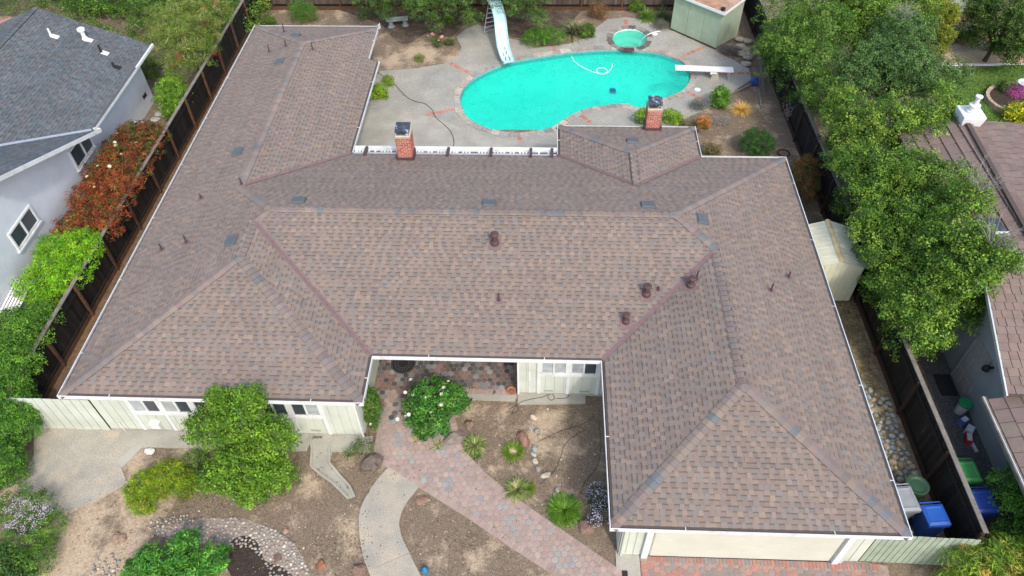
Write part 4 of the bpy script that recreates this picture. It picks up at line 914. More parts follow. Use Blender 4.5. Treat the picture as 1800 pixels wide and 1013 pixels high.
# ------------------------------------------------------------------ backyard of the right neighbour
b = MB(); b.prism(G2([(1640,128),(1800,112),(1990,112),(1990,360),(1700,300)]), -.02, .02); lawn = b.build('lawn', mat('lawn_soil', (.09, .15, .03), var=.3), kind='structure')
b = MB(); b.prism(G2([(1655,92),(1990,88),(1990,112),(1655,114)]), -.02, .03); b.build('garden_path', mat('tan_gravel', (.50, .37, .24), var=.1, fine=.2, fscale=40), kind='structure')
b = MB(); b.prism(G2([(1655,114.2),(1990,112.2),(1990,114),(1655,116)]), -.02, .06); b.build('path_edging', M['whitestuff'], kind='structure')
bed = thing('planter_bed', 'round raised bed of pink flowers ringed by tan blocks on the lawn', 'flower bed', tuple(G(1790, 182)))
c = G(1795, 182); b = MB()
for k in range(36):
    t = 2*math.pi*k/36; b.box((c.x+1.62*math.cos(t), c.y+1.35*math.sin(t), .14), (.16, .26, .28), rz=t)
b.build('edging_block', mat('tan_block', (.42, .33, .24), var=.2, rnd=.1), bed)
b = MB(); b.prism([(c.x+1.55*math.cos(t), c.y+1.28*math.sin(t)) for t in np.linspace(0, 6.28, 24)[:-1]], 0, .2); b.build('soil', mat('dark_soil', (.05, .035, .025), var=.3), bed)
ur = thing('garden_urn', 'pale blue urn standing in the round flower bed', 'urn', tuple(G(1796, 160, .2))); p = G(1796, 160, .2)
b = MB(); b.lathe([(.18, 0), (.12, .08), (.30, .34), (.36, .44), (.38, .46), (.32, .44), (.26, .36)], tuple(p), 16, cap=False); b.build('bowl', mat('pale_blue_glaze', (.48, .53, .60), rough=.4), ur)

# ------------------------------------------------------------------ pool furniture and sheds
sl = thing('pool_slide', 'pale turquoise water slide with a ladder at the pool edge', 'slide', tuple(G(845, 85)))
A, B_ = G(878, 12, 1.85), G(897, 112, .18); A = Vector((-.18, 24.0, 1.95)); T_ = G(884, 112, .25)
path_s = smoothline([(-.42, 24.35, 1.98), (-.22, 23.95, 1.92), (.02, 23.3, 1.45), (.14, 22.6, .92), (.26, 21.9, .55), (.45, 21.2, .38), (.60, 20.85, .34)], 5)
b = MB(); W_ = .30
for i, p in enumerate(path_s):
    d = (path_s[min(i+1, len(path_s)-1)]-path_s[max(i-1, 0)]); sd = Vector((d.y, -d.x, 0)).normalized(); up = sd.cross(d).normalized()
    if up.z < 0: up = -up
    for x, h in ((-W_-.03, .10), (-W_, .13), (-W_+.05, .02), (0, 0), (W_-.05, .02), (W_, .13), (W_+.03, .10), (W_, -.03), (-W_, -.03)): b.v.append(tuple(p+sd*x+up*h))
n = 9
for i in range(len(path_s)-1):
    for k in range(n): b.f.append([i*n+k, i*n+(k+1) % n, (i+1)*n+(k+1) % n, (i+1)*n+k]); b.c.append((.5,)*3)
b.build('chute', M['fiberglass'], sl, smooth=False)
b = MB(); T2 = [Vector((-.60, 24.42, 1.9)), Vector((-.05, 24.42, 1.9))]; Bt = [Vector((-1.25, 24.55, 0)), Vector((-.72, 24.75, 0))]; Bt = [Vector((-.95, 24.15, 0)), Vector((-.40, 24.55, 0))]
for t, q in zip(T2, Bt): b.tube([q, t, t+Vector((0, .02, .45)), t+Vector((.05, -.25, .55)), t+Vector((.1, -.55, .25))], .022, 6)
b.build('ladder_rail', M['steel'], sl)
for k in range(7):
    f = (k+.7)/7.4; a, c = Bt[0].lerp(T2[0], f), Bt[1].lerp(T2[1], f); b = MB(); b.beam(a, c, .07, .03); b.build('rung', M['steel'], sl)
for p, q in (((-.20, 22.75, 1.0), (-.15, 22.75, 0)), ((.42, 22.75, 1.0), (.45, 22.75, 0)), ((.15, 21.6, .42), (.15, 21.6, 0)), ((.70, 21.6, .42), (.70, 21.6, 0))):
    b = MB(); b.tube([p, q], .022, 6); b.build('leg', M['steel'], sl)
b = MB(); s0 = path_s[16]
for k, (i, x) in enumerate(((20, .05), (22, .06), (24, .1), (26, .12), (23, -.12), (26, -.10))):
    p = path_s[min(i, len(path_s)-1)]; b.beam(p+Vector((x, .25, .035)), p+Vector((x+.05, -.18, .02)), .03+.02*(k % 2), .006)
b.build('worn_patch', M['grayvent'], sl)
db = thing('diving_board', 'white diving board reaching over the right end of the pool', 'diving board', tuple(G(1240, 130)))
a, c = G(1187, 119, .55), G(1289, 123, .55); b = MB(); b.beam(a, c, .44, .05); b.build('board', M['whitestuff'], db)
p, q = a.lerp(c, .72), a.lerp(c, .62); b = MB(); b.beam((p.x, p.y, .44), (q.x, q.y, .44), .42, .10); b.tube([(q.x, q.y-.25, .44), (q.x, q.y+.25, .44)], .06, 8); b.build('fulcrum', M['whitestuff'], db)
p = a.lerp(c, .70); b = MB(); b.add([(p.x+i*.22, p.y+j*.16, .036) for i, j in ((-1, -1), (1, -1), (1, 1), (-1, 1))]+[(p.x+i*.14, p.y+j*.13, .40) for i, j in ((-1, -1), (1, -1), (1, 1), (-1, 1))], [(0, 1, 5, 4), (1, 2, 6, 5), (2, 3, 7, 6), (3, 0, 4, 7), (4, 5, 6, 7)]); b.build('pedestal', M['concrete'], db)
p = a.lerp(c, .94); b = MB(); [b.tube([(p.x, p.y+s, .036), (p.x, p.y+s, .53)], .03, 6) for s in (-.15, .15)]; b.build('rear_leg', M['steel'], db)

sh = thing('pool_shed', 'pale green plywood shed with brown roof behind the diving board', 'shed', (11.0, 23.8, 0))
C0, C1, C2 = G(1257, 87), G(1178, 52), G(1295, 66); u = (C1-C0); v_ = (C2-C0); C3 = C1+v_
def wall_panels(p, q, h0, h1, n, parent, m, t=.02):
    out = (q-p).normalized(); an = math.atan2(out.y, out.x); L = (q-p).length
    for k in range(n):
        a, c = p.lerp(q, k/n), p.lerp(q, (k+1)/n); a2, c2 = a+out*.008, c-out*.008; nr = Vector((-out.y, out.x, 0))*t
        ha, hc = h0+(h1-h0)*k/n, h0+(h1-h0)*(k+1)/n; b = MB()
        b.add([(*a2.xy, .08), (*c2.xy, .08), (*c2.xy, hc), (*a2.xy, ha), (*(a2+nr).xy, .08), (*(c2+nr).xy, .08), (*(c2+nr).xy, hc), (*(a2+nr).xy, ha)], [(0, 1, 2, 3), (5, 4, 7, 6), (4, 0, 3, 7), (1, 5, 6, 2), (3, 2, 6, 7)]); b.build('wall_panel', m, parent)
wall_panels(C1, C0, 2.12, 2.12, 3, sh, M['shedgreen']); wall_panels(C0, C2, 2.12, 2.45, 2, sh, M['shedgreen']); wall_panels(C2, C3, 2.45, 2.45, 2, sh, M['shedgreen']); wall_panels(C3, C1, 2.45, 2.12, 2, sh, M['shedgreen'])
cc = (C0+C1+C2+C3)/4; hz = lambda p: 2.15+.33*((p-C0).dot(v_.normalized())/v_.length)
rc = [cc+(p-cc)*1.16 for p in (C0, C2, C3, C1)]
b = MB(); vs = [(*p.xy, hz(p)) for p in rc]; b.add(vs+[(x, y, z+.05) for x, y, z in vs], [(4, 5, 6, 7), (3, 2, 1, 0)]); b.build('roof', M['rust'], sh)
b = MB()
for i in range(4): p, q = rc[i], rc[(i+1) % 4]; b.beam((*p.xy, hz(p)+.0), (*q.xy, hz(q)+.0), .03, .14)
b.build('roof_trim', M['whitestuff'], sh)
p = G(1272, 13, 2.35); b = MB(); b.lathe([(.12, 0), (.10, .1), (.13, .12), (0, .16)], (p.x, p.y, hz(p)+.04), 10, cap=False); b.build('roof_vent', M['darkmetal'], sh)

ms = thing('metal_shed', 'cream metal shed squeezed between the roof edge and the dark fence', 'shed', (13.2, 6, 0))
x0, x1, y0, y1 = 12.15, 13.95, 4.95, 6.95; xm = (x0+x1)/2; he, hr_ = 1.85, 2.17
def rib_panel(p, q, hp, hq, nm='wall_panel'):
    p, q = Vector((*p, 0)), Vector((*q, 0)); L = (q-p).length; n = max(3, round(L/.2)); d = (q-p).normalized(); nr = Vector((d.y, -d.x, 0))
    for k in range(n):
        a, c = p.lerp(q, k/n), p.lerp(q, (k+1)/n); ha, hc = (hp+(hq-hp)*k/n if not callable(hp) else hp(a)), (hp+(hq-hp)*(k+1)/n if not callable(hp) else hp(c)); e = d*.02; b = MB()
        pts = [a, a+e+nr*.018, c-e+nr*.018, c]; hs = [ha, ha, hc, hc]
        b.add([(*w_.xy, .04) for w_ in pts]+[(*w_.xy, h) for w_, h in zip(pts, hs)], [(0, 1, 5, 4), (1, 2, 6, 5), (2, 3, 7, 6)]); b.build(nm, M['metalshed'], ms)
gab = lambda a: hr_-.04-(hr_-he)*abs(a.x-xm)/(x1-xm)
rib_panel((x0, y0), (x1, y0), gab, None); rib_panel((x1, y0), (x1, y1), he, he); rib_panel((x1, y1), (x0, y1), gab, None); rib_panel((x0, y1), (x0, y0), he, he)
for sg in (-1, 1):
    n = 10
    for k in range(n):
        ya, yb = y0-.08+(y1-y0+.16)*k/n, y0-.08+(y1-y0+.16)*(k+1)/n; b = MB(); xe = xm+sg*((x1-x0)/2+.10); ze_ = he-.03
        q = [(xm, ya, hr_), (xe, ya, ze_), (xe, yb-.03, ze_), (xm, yb-.03, hr_)]; r2 = [(xm, yb-.03, hr_), (xe, yb-.03, ze_), (xe, yb-.02, ze_+.008), (xm, yb-.02, hr_+.008)]; r3 = [(xm, yb-.02, hr_+.008), (xe, yb-.02, ze_+.008), (xe, yb, ze_), (xm, yb, hr_)]
        for z in (q, r2, r3): b.add(z, [(0, 1, 2, 3)] if sg < 0 else [(3, 2, 1, 0)])
        b.build('roof_panel', M['metalshed'], ms)
b = MB()
b.add([(xm-.10, y0-.1, hr_-.005), (xm, y0-.1, hr_+.035), (xm+.10, y0-.1, hr_-.005), (xm-.10, y1+.1, hr_-.005), (xm, y1+.1, hr_+.035), (xm+.10, y1+.1, hr_-.005)], [(0, 1, 4, 3), (1, 2, 5, 4)]); b.build('ridge_cover', mat('stained_ridge', (.55, .45, .26), var=.2, scale=4), ms)
b = MB(); p = G(1465, 521, .5); b.box((12.62, 4.78, .35), (.34, .28, .68)); b.box((12.62, 4.78, .71), (.40, .34, .05)); b.build('utility_box', mat('gray_blue_box', (.34, .40, .46), var=.05), None, 'gray blue box against the roof edge in front of the metal shed', 'box', org=(12.62, 4.78, 0))

# stone bench, bins, pots
bn = thing('stone_bench', 'gray stone garden bench under the drooping branches in the far yard', 'bench', tuple(G(700, 52)))
p = G(700, 48); b = MB()
b.prism([(p.x-.62, p.y-.16), (p.x, p.y-.05), (p.x+.60, p.y+.06), (p.x+.56, p.y+.42), (p.x, p.y+.32), (p.x-.64, p.y+.2)], .38, .46); stonegray = mat('bench_stone', (.26, .30, .29), var=.15, fine=.12, bump=.4); b.build('seat', stonegray, bn)
for x, y in ((-.40, .02), (.38, .18)): b = MB(); b.lathe([(.20, 0), (.20, .06), (.11, .1), (.13, .22), (.09, .3), (.18, .38)], (p.x+x, p.y+y, 0), 10); b.build('leg', stonegray, bn)
def bin_(name, label, loc, rz, c, w_=.58, d=.66, h=1.0):
    t = thing(name, label, 'bin', loc); T = Matrix.Translation(loc) @ Matrix.Rotation(rz, 4, 'Z'); b = MB(T); k = .80
    b.add([(i*w_/2*k, j*d/2*k, .03) for i, j in ((-1, -1), (1, -1), (1, 1), (-1, 1))]+[(i*w_/2, j*d/2, h) for i, j in ((-1, -1), (1, -1), (1, 1), (-1, 1))], [(3, 2, 1, 0), (0, 1, 5, 4), (1, 2, 6, 5), (2, 3, 7, 6), (3, 0, 4, 7), (4, 5, 6, 7)], ch(c, .8)); b.box((0, -d/2-.01, h-.06), (w_*1.04, .05, .07), ch(c, .8)); b.build('body', M['plastic'], t)
    b = MB(T); a = .06
    ring = [(-1, -1), (1, -1), (1, 1), (-1, 1)]
    b.add([(i*(w_/2+.03), j*(d/2+.03), h) for i, j in ring]+[(i*(w_/2+.02), j*(d/2+.02), h+.05) for i, j in ring]+[(i*(w_/2-a), j*(d/2-a), h+.085) for i, j in ring]+[(i*(w_/2-a-.03), j*(d/2-a-.05), h+.07) for i, j in ring], [(0, 1, 5, 4), (1, 2, 6, 5), (2, 3, 7, 6), (3, 0, 4, 7), (4, 5, 9, 8), (5, 6, 10, 9), (6, 7, 11, 10), (7, 4, 8, 11), (8, 9, 13, 12), (9, 10, 14, 13), (10, 11, 15, 14), (11, 8, 12, 15), (12, 13, 14, 15)], c)
    b.build('lid', M['plastic'], t)
    b = MB(T); b.tube([(-w_/2, d/2+.02, h-.03), (-w_/2, d/2+.10, h+.02), (w_/2, d/2+.10, h+.02), (w_/2, d/2+.02, h-.03)], .018, 6, col=c); b.build('handle', M['plastic'], t)
    for s in (-1, 1): b = MB(T @ Matrix.Translation((s*(w_/2-.04), d/2-.02, .12)) @ Matrix.Rotation(math.pi/2, 4, 'Y')); b.lathe([(.12, -.03), (.12, .03)], (0, 0, 0), 12, (.02, .02, .02)); b.build('wheel', M['rubber'], t)
    return t
bin_('waste_bin', 'bright blue lidded bin beside the garage roof corner', (13.72, -4.02, 0), .1, (.02, .10, .42), .60, .58)
bin_('waste_bin', 'gray lidded bin half hidden under the roof edge near the blue bin', (12.98, -3.55, 0), .1, (.27, .29, .30), .66, .72)
bin_('waste_bin', 'green lidded bin beyond the fence beside the neighbour\'s planks', (15.08, -2.6, 0), .05, (.04, .22, .06), .66, .62)
bin_('waste_bin', 'dark blue lidded bin beyond the fence nearest the bamboo shrub', (15.22, -3.55, 0), .05, (.015, .05, .26), .66, .66)
gb = thing('round_bin', 'round dark green barrel behind the blue bin by the fence', 'barrel', (13.62, -3.0, 0)); b = MB(); b.lathe([(.26, 0), (.30, .8), (.33, .81), (.33, .86), (.27, .86), (.2, .83), (0, .84)], (13.62, -3.0, 0), 20, (.03, .075, .04), cap=False); b.build('barrel', M['plastic'], gb)
p = G(1700, 735); bk = thing('lidded_bucket', 'white bucket with green lid against the neighbour\'s wall', 'bucket', (16.28, .15, 0)); b = MB(); b.lathe([(.16, 0), (.19, .48)], (16.28, .15, 0), 16, (.62, .62, .58)); b.build('pail', M['plastic'], bk); b = MB(); b.lathe([(.21, .48), (.21, .54), (.18, .56), (0, .56)], (16.28, .15, 0), 16, (.02, .28, .10), cap=False); b.build('lid', M['plastic'], bk)
for i, (x, y, d, c, lab) in enumerate([(16.18, -.32, (.25, .2, .3), (.12, .18, .45), 'small blue and white carton on the gravel by the lidded bucket'), (16.28, -.62, (.28, .22, .24), (.65, .65, .68), 'white carton on the gravel between the blue and the red cartons'), (16.15, -.92, (.34, .2, .2), (.50, .05, .05), 'red carton on the gravel by the neighbour\'s wall'), (16.25, -1.15, (.42, .08, .08), (.7, .7, .68), 'white tube lying on the gravel past the red carton')]):
    b = MB(); b.box((x, y, d[2]/2), d, c, rz=.5+i*.4); b.box((x, y, d[2]+.011), (d[0]*.8, d[1]*.7, .02), (.7, .7, .72), rz=.5+i*.4); b.build('carton', M['plastic'], None, lab, 'carton', org=(x, y, 0))
b = MB(); b.prism([(14.4, -6), (16.6, -6), (16.6, 5), (14.4, 5)], -.03, .012); ga = b.build('gravel_strip', mat('dark_gravel', (.10, .10, .095), var=.25, scale=8, fine=.5, fscale=28, bump=.9, bscale=30), kind='structure')
for k in range(17):
    b = MB(); y = -4.4+k*.52; red = k > 11; b.box((15.18, y, .03), (.92, .44, .06), rz=R.uniform(-.05, .05)); b.build('stepping_slab', mat('wood_slab' if not red else 'red_slab', (.17, .13, .10) if not red else (.24, .13, .10), var=.25, streak=(1, 6, 1)) if k in (0, 12) else bpy.data.materials['wood_slab' if not red else 'red_slab'], ga)
b = MB(); b.box((16.2, 1.2, .03), (.55, .85, .03)); b.build('door_mat', M['rubber'], None, 'dark mat on the gravel by the neighbour\'s side door', 'door mat', org=(16.2, 1.2, 0.012))
b = MB()
for k in range(4): b.tube([(15.75+.38*math.cos(t)*(1+.06*k), 3.15+.34*math.sin(t), .06+.03*k) for t in np.linspace(0, 6.4, 22)], .018, 5)
b.build('hose_coil', M['hose'], None, 'coil of dark hose on the ground under the bushy trees', 'hose', org=(15.75, 3.15, 0))

# front court: round mat, ring pot, hoses
p = G(709, 640); b = MB(); b.lathe([(.44, 0), (.44, .016), (.38, .016), (.38, .012), (.33, .012), (.33, .016), (.10, .016), (.08, .02), (0, .02)], (p.x, p.y, .02), 30, cap=False)
mt_ = b.build('round_mat', M['rubber'], None, 'round black mat under the front eave on the court paving', 'mat', org=(p.x, p.y, .02))
for r_, nn in ((.20, 14), (.29, 20), (.405, 28)):
    b = MB(); [b.box((p.x+r_*math.cos(6.283*k/nn), p.y+r_*math.sin(6.283*k/nn), .038), (.04, .04, .006), rz=6.283*k/nn) for k in range(nn)]; b.build('stud', M['grayvent'], mt_)
p = G(899, 690); fp = thing('ring_pot', 'low terracotta bowl on the court paving by the siding corner', 'bowl', (p.x, p.y, .02)); b = MB(); b.lathe([(.12, 0), (.15, .08), (.165, .10), (.165, .12), (.13, .12), (.12, .07), (0, .05)], (p.x, p.y, .02), 18, cap=False); b.build('bowl', M['terracotta'], fp)
b = MB(); b.rock((p.x, p.y, .10), (.08, .08, .05), 4, (.2, .16, .12)); b.build('filling', M['stone'], fp)
def hose(name, label, px, r, m, z=.03, cat='hose'):
    pts = smoothline([(*G(a, c).xy, z) for a, c in px], 6); b = MB(); b.tube(pts, r, 5); o = b.build(name, M[m], None, label, cat, org=tuple(pts[0])); return o
hose('garden_hose', 'long dark hose snaking across the pool deck to the patio cover', [(663,127),(672,135),(680,142),(692,148),(703,160),(715,172),(730,180),(747,184),(760,195),(766,208),(780,220),(793,234),(798,250),(797,262)], .017, 'hose', .05)
hose('drip_line', 'thin dark drip line from the siding to the white stone in the dirt bed', [(1046,732),(1020,748),(990,757),(965,768),(945,778)], .007, 'hose', .02, 'drip line')
hose('drip_line', 'thin dark drip line curving past the bed centre to the agapanthus clump', [(1030,755),(1005,770),(992,785),(985,805),(975,828),(960,842),(948,852)], .007, 'hose', .02, 'drip line')
hose('drip_line', 'thin dark drip line down the right side of the dirt bed to the violet shrub', [(1052,740),(1056,780),(1050,820),(1030,845),(1020,870)], .007, 'hose', .02, 'drip line')
hose('coiled_hose', 'tangled hose looped against the footing below the court windows', [(893,728),(905,715),(912,722),(900,730),(912,712),(930,705),(955,700),(967,694),(975,702),(968,706),(963,698),(980,692),(998,694),(996,702),(978,703)], .010, 'hose', .08)
ph = hose('pool_hose', 'white cleaner hose floating in a loop near the far pool edge', [(1005,97),(1010,106),(1022,115),(1036,122),(1050,127),(1062,128),(1068,123),(1062,118),(1052,118),(1049,123),(1054,127),(1066,127),(1075,118),(1077,110)], .02, 'whitestuff', -.065)
p = G(1077, 160, -.12); pc = thing('pool_cleaner', 'small dark cleaning robot in the middle of the pool', 'pool cleaner', (p.x, p.y, -.3)); b = MB(); b.box((p.x, p.y, -.13), (.26, .34, .12), (.01, .10, .22)); b.build('body', M['plastic'], pc)
for s in (-1, 1): b = MB(); b.tube([(p.x+s*.15-.02, p.y, -.14), (p.x+s*.15+.02, p.y, -.14)], .10, 10, col=(.02, .05, .1)); b.build('wheel', M['plastic'], pc)
p = G(1326, 145, .15); hr2 = thing('hose_reel', 'blue hose reel at the corner of the pool deck', 'hose reel', tuple(G(1326, 150))); b = MB(); [b.tube([(p.x+.16*math.cos(t), p.y+(k-1)*.06, .22+.16*math.sin(t)) for t in np.linspace(0, 6.283, 14)], .045, 6, col=(.01, .08, .42)) for k in range(3)]; b.box((p.x, p.y, .06), (.3, .3, .10), (.02, .05, .2)); b.build('reel', M['plastic'], hr2)
for (a, c, lab) in (((1321,150),(1279,170),'gray edging board along the deck corner near the blue hose reel'), ((1335,112),(1343,160),'weathered plank lying on the soil right of the blue hose reel'), ((1333,160),(1338,190),'short bleached branch standing in soil below the hose reel')):
    p, q = G(*a), G(*c); b = MB(); b.beam((p.x, p.y, .06), (q.x, q.y, .05), .09, .08); b.build('plank', M['graywood'], None, lab, 'plank', org=(p.x, p.y, 0))
p = G(1377, 270); b = MB(); b.tube([(p.x+.26*math.cos(t), p.y+.26*math.sin(t), .03) for t in np.linspace(0, 6.283, 26)], .025, 6); b.build('hoop', M['rubber'], None, 'black hoop lying on soil behind the house corner by the rust shrub', 'hoop', org=(p.x, p.y, 0))
pt = thing('flower_pot', 'terracotta pot with orange red foliage beside the back roof corner', 'flower pot', tuple(G(1236, 224))); p = G(1236, 224); b = MB(); b.lathe([(.15, 0), (.23, .42), (.26, .42), (.26, .50), (.21, .50), (.2, .44), (0, .42)], tuple(p), 18, cap=False); b.build('pot', M['terracotta'], pt)
p = G(760, 768, .1); b = MB(); b.lathe([(.03, 0), (.03, .25), (.09, .27), (.10, .33), (.02, .38)], (p.x, p.y, 0), 10); b.build('path_light', M['darkmetal'], None, 'small black path light at the foot of the white rose bush', 'path light', org=(p.x, p.y, 0))
p = G(747, 1004); b = MB(); b.lathe([(.10, 0), (.12, .05), (.10, .12), (.03, .2), (.05, .22), (0, .26)], (p.x, p.y, 0), 14, (.02, .14, .26), cap=False); b.build('blue_ornament', M['plastic'], None, 'blue glazed garden ornament on soil beside the curved walk', 'ornament', org=(p.x, p.y, 0))
p = G(264, 795); b = MB(); b.rock((p.x, p.y, .05), (.16, .13, .07), 31, (.66, .66, .62)); b.build('white_stone', M['stone'], None, 'white flat stone near the foundation left of the young tree', 'stone', org=(p.x, p.y, 0))
# ------------------------------------------------------------------ stones
def boulder(px, py, d, c, label, name='boulder', rz=None, seed=None):
    p = G(px, py); b = MB(); d = [k*.9 for k in d]; b.rock((p.x, p.y, d[2]*.25), d, seed or int(px*7+py), ch(c, .72), rz if rz is not None else R.uniform(0, 3), 2, .42, .3); b.build(name, M['stone'], None, label, name.replace('_', ' '), org=(p.x, p.y, 0))
boulder(655, 818, (.38, .27, .30), (.19, .15, .125), 'big dark pointed boulder between the drain channel and brick path', rz=.5)
boulder(825, 748, (.18, .17, .16), (.29, .20, .14), 'brown boulder behind the striped clump near the white rose bush')
boulder(798, 772, (.42, .24, .20), (.30, .25, .21), 'long gray brown boulder between white rose bush and striped clump', rz=.5)
boulder(921, 775, (.20, .30, .20), (.38, .21, .15), 'smooth reddish boulder behind the ring shaped green clump')
boulder(1031, 926, (.27, .24, .22), (.29, .185, .145), 'round red brown boulder right of the big grassy clump')
boulder(740, 880, (.25, .15, .06), (.36, .22, .16), 'flat pinkish rock beside the curved walk and brick path')
boulder(958, 836, (.19, .10, .08), (.56, .50, .40), 'long pale cream stone at the end of the rock border')
boulder(565, 994, (.13, .16, .08), (.40, .16, .09), 'orange red flat rock right of the pebble bed')
boulder(632, 1003, (.26, .22, .12), (.31, .20, .15), 'brown rock against the left side of the curved walk')
boulder(487, 983, (.14, .13, .06), (.24, .15, .12), 'round dark red rock in the middle of the pebble bed')
boulder(503, 934, (.10, .09, .05), (.42, .27, .20), 'small pink rock above the right end of the pebble bed')
boulder(204, 944, (.13, .12, .09), (.38, .26, .19), 'pink rock at left of the pair near the leafy bush')
boulder(216, 947, (.14, .14, .10), (.42, .29, .21), 'tan pink rock at right of the pair near the leafy bush')
boulder(1543, 721, (.32, .15, .10), (.46, .38, .22), 'tan broken slab on the rocks by the long roof edge', rz=.2)
ORD = ['first', 'second', 'third', 'fourth', 'fifth', 'sixth', 'seventh', 'eighth', 'ninth', 'tenth']
for i, (x, y, s) in enumerate([(937,735,.13),(933,755,.08),(944,758,.11),(949,768,.10),(940,790,.14),(938,800,.10),(941,812,.12),(946,825,.11),(980,862,.10),(977,870,.09)]):
    p = G(x, y); b = MB(); b.rock((p.x, p.y, .03), (s, s*.75, s*.55), i+50, jit((.33, .33, .32) if i % 3 else (.48, .42, .33), .2), R.uniform(0, 3)); b.build('border_stone', M['stone'], None, ('gray' if i % 3 else 'cream')+' stone of the low border across the dirt bed, '+ORD[i]+' from the window footing', 'stone', group='border stones across the dirt bed', org=(p.x, p.y, 0))
for i, (x, y) in enumerate([(1300,72),(1314,75),(1301,84),(1312,90),(1302,97),(1314,104),(1311,115),(1318,98)]):
    p = G(x, y); b = MB(); b.rock((p.x, p.y, .08), (.30, .22, .14), i+80, jit((.36, .31, .24), .15), R.uniform(-.3, .3), 2, .15); b.build('stacked_rock', M['stone'], None, 'flat tan rock of the rockery beside the green shed, '+ORD[i]+' counted towards the pool deck', 'rock', group='rockery rocks beside the green shed', org=(p.x, p.y, 0))
# pebbles of the dry creek and the side yard rocks
def pebbles(parent, regs, size, pal, npart, name, seed):
    r = random.Random(seed); P = []; grid = {}
    for poly, n in regs:
        xs = [p[0] for p in poly]; ys = [p[1] for p in poly]; tries = 0; got = 0
        while got < n and tries < n*12:
            tries += 1; x, y = r.uniform(min(xs), max(xs)), r.uniform(min(ys), max(ys)); s = r.uniform(*size)
            if not inside((x, y), poly): continue
            k = (int(x/.3), int(y/.3)); 
            if any((x-a)**2+(y-b)**2 < (.78*(s+q))**2 for i in (-1, 0, 1) for j in (-1, 0, 1) for a, b, q in grid.get((k[0]+i, k[1]+j), ())): continue
            grid.setdefault(k, []).append((x, y, s)); P.append((x, y, s)); got += 1
    P.sort(key=lambda q: -q[2]); lib = []
    rest = MB()
    for i, (x, y, s) in enumerate(P):
        c = ch(r.choice(pal), r.uniform(.65, 1.15)); d = (s, s*r.uniform(.65, .9), s*r.uniform(.45, .65)); rz = r.uniform(0, 3.1)
        if i < npart:
            b = MB(); b.rock((0, 0, 0), d, seed*1000+i, c, rz, 1 if size[1] < .1 else 2, .16, .7); link(name, b.mesh(name, M['pebble'], smooth=True), parent, (x, y, s*.22))
        else: rest.rock((x, y, s*.22), d, seed*1000+i, c, rz, 1, .16, .7)
    if rest.v: rest.build(name+'_scatter', M['pebble'], parent, kind='stuff', smooth=True)
b = MB(); creek_px = [(275,928),(310,920),(360,910),(430,912),(480,930),(517,955),(538,990),(548,1030),(482,1030),(466,990),(440,962),(370,958),(310,952),(275,940)]
b.prism(G2(creek_px), -.03, .004); ck = b.build('dry_creek_bed', M['sand'], kind='structure')
PAL_PEB = [(.39, .36, .30), (.48, .42, .33), (.31, .31, .29), (.42, .38, .33), (.52, .48, .40), (.34, .28, .21), (.26, .27, .26)]
pebbles(ck, [(G2(creek_px), 330), (G2([(165,985),(200,975),(225,1000),(230,1040),(150,1040)]), 60), (G2([(262,915),(330,905),(330,940),(262,945)]), 40)], (.035, .072), PAL_PEB, 270, 'pebble', 5)
rp = G2([(1522,690),(1560,690),(1620,850),(1640,900),(1590,880),(1545,800)]); rp = [(12.5, 1.2), (13.4, 1.1), (14.1, .6), (14.15, -3.0), (12.6, -3.0)]
pebbles(gr, [(rp, 420)], (.075, .15), [(.30, .34, .34), (.36, .36, .32), (.42, .35, .25), (.25, .29, .30), (.40, .38, .32)], 240, 'river_rock', 6)
# pale chips scattered over the soil
b = MB(); r = random.Random(3)
for k in range(900):
    reg = r.choice([(60, 640, 790, 1010), (700, 1000, 850, 1010), (800, 1060, 700, 920), (100, 620, 880, 1010), (460, 900, 5, 110), (1240, 1400, 180, 300)]); p = G(r.uniform(reg[0], reg[1]), r.uniform(reg[2], reg[3]))
    if inside(p, PATH) or (p.x > 4.5 and p.y < 5) or inside(p, DECK): continue
    s = r.uniform(.010, .026)*(1.6 if r.random() < .08 else 1); b.rock((p.x, p.y, .004), (s, s*.8, s*.6), k, ch((.52, .46, .38), r.uniform(.5, 1.25)), r.uniform(0, 3), 1, .3)
b.build('soil_chips', M['pebble'], None, 'pale stone chips scattered over the garden soil', None, kind='stuff')

g = random.Random(21); b = MB()
for k in range(2600):
    cx_, cy_, sx, sy = g.choice([(430, 860, 130, 50), (300, 890, 90, 40), (760, 800, 60, 50), (900, 800, 120, 80), (620, 830, 70, 60), (200, 930, 120, 60), (820, 950, 90, 40), (600, 960, 60, 40), (740, 60, 150, 35), (1320, 230, 50, 60), (560, 30, 80, 20), (900, 55, 60, 15), (660, 770, 30, 40)])
    p = G(cx_+g.gauss(0, sx*.6), cy_+g.gauss(0, sy*.6)); s_ = g.uniform(.018, .045); a = g.uniform(0, 6.283)
    if inside(p, DECK) or (p.x > 4.3 and p.y < 9) or inside(p, PATH) and g.random() < .8: continue
    d = Vector((math.cos(a), math.sin(a), g.uniform(-.2, .3)))*s_; e = Vector((-math.sin(a), math.cos(a), g.uniform(-.3, .3)))*s_*.4; q = Vector((p.x, p.y, .035))
    b.add([q-d, q+e, q+d, q-e], [(0, 1, 2, 3)], ch(g.choice([(.24, .15, .07), (.33, .23, .12), (.14, .09, .05), (.42, .34, .18), (.12, .16, .04)]), g.uniform(.7, 1.2)))
b.build('leaf_scatter', M['leaf'], None, 'dry fallen leaves scattered over the garden soil', None, kind='stuff')

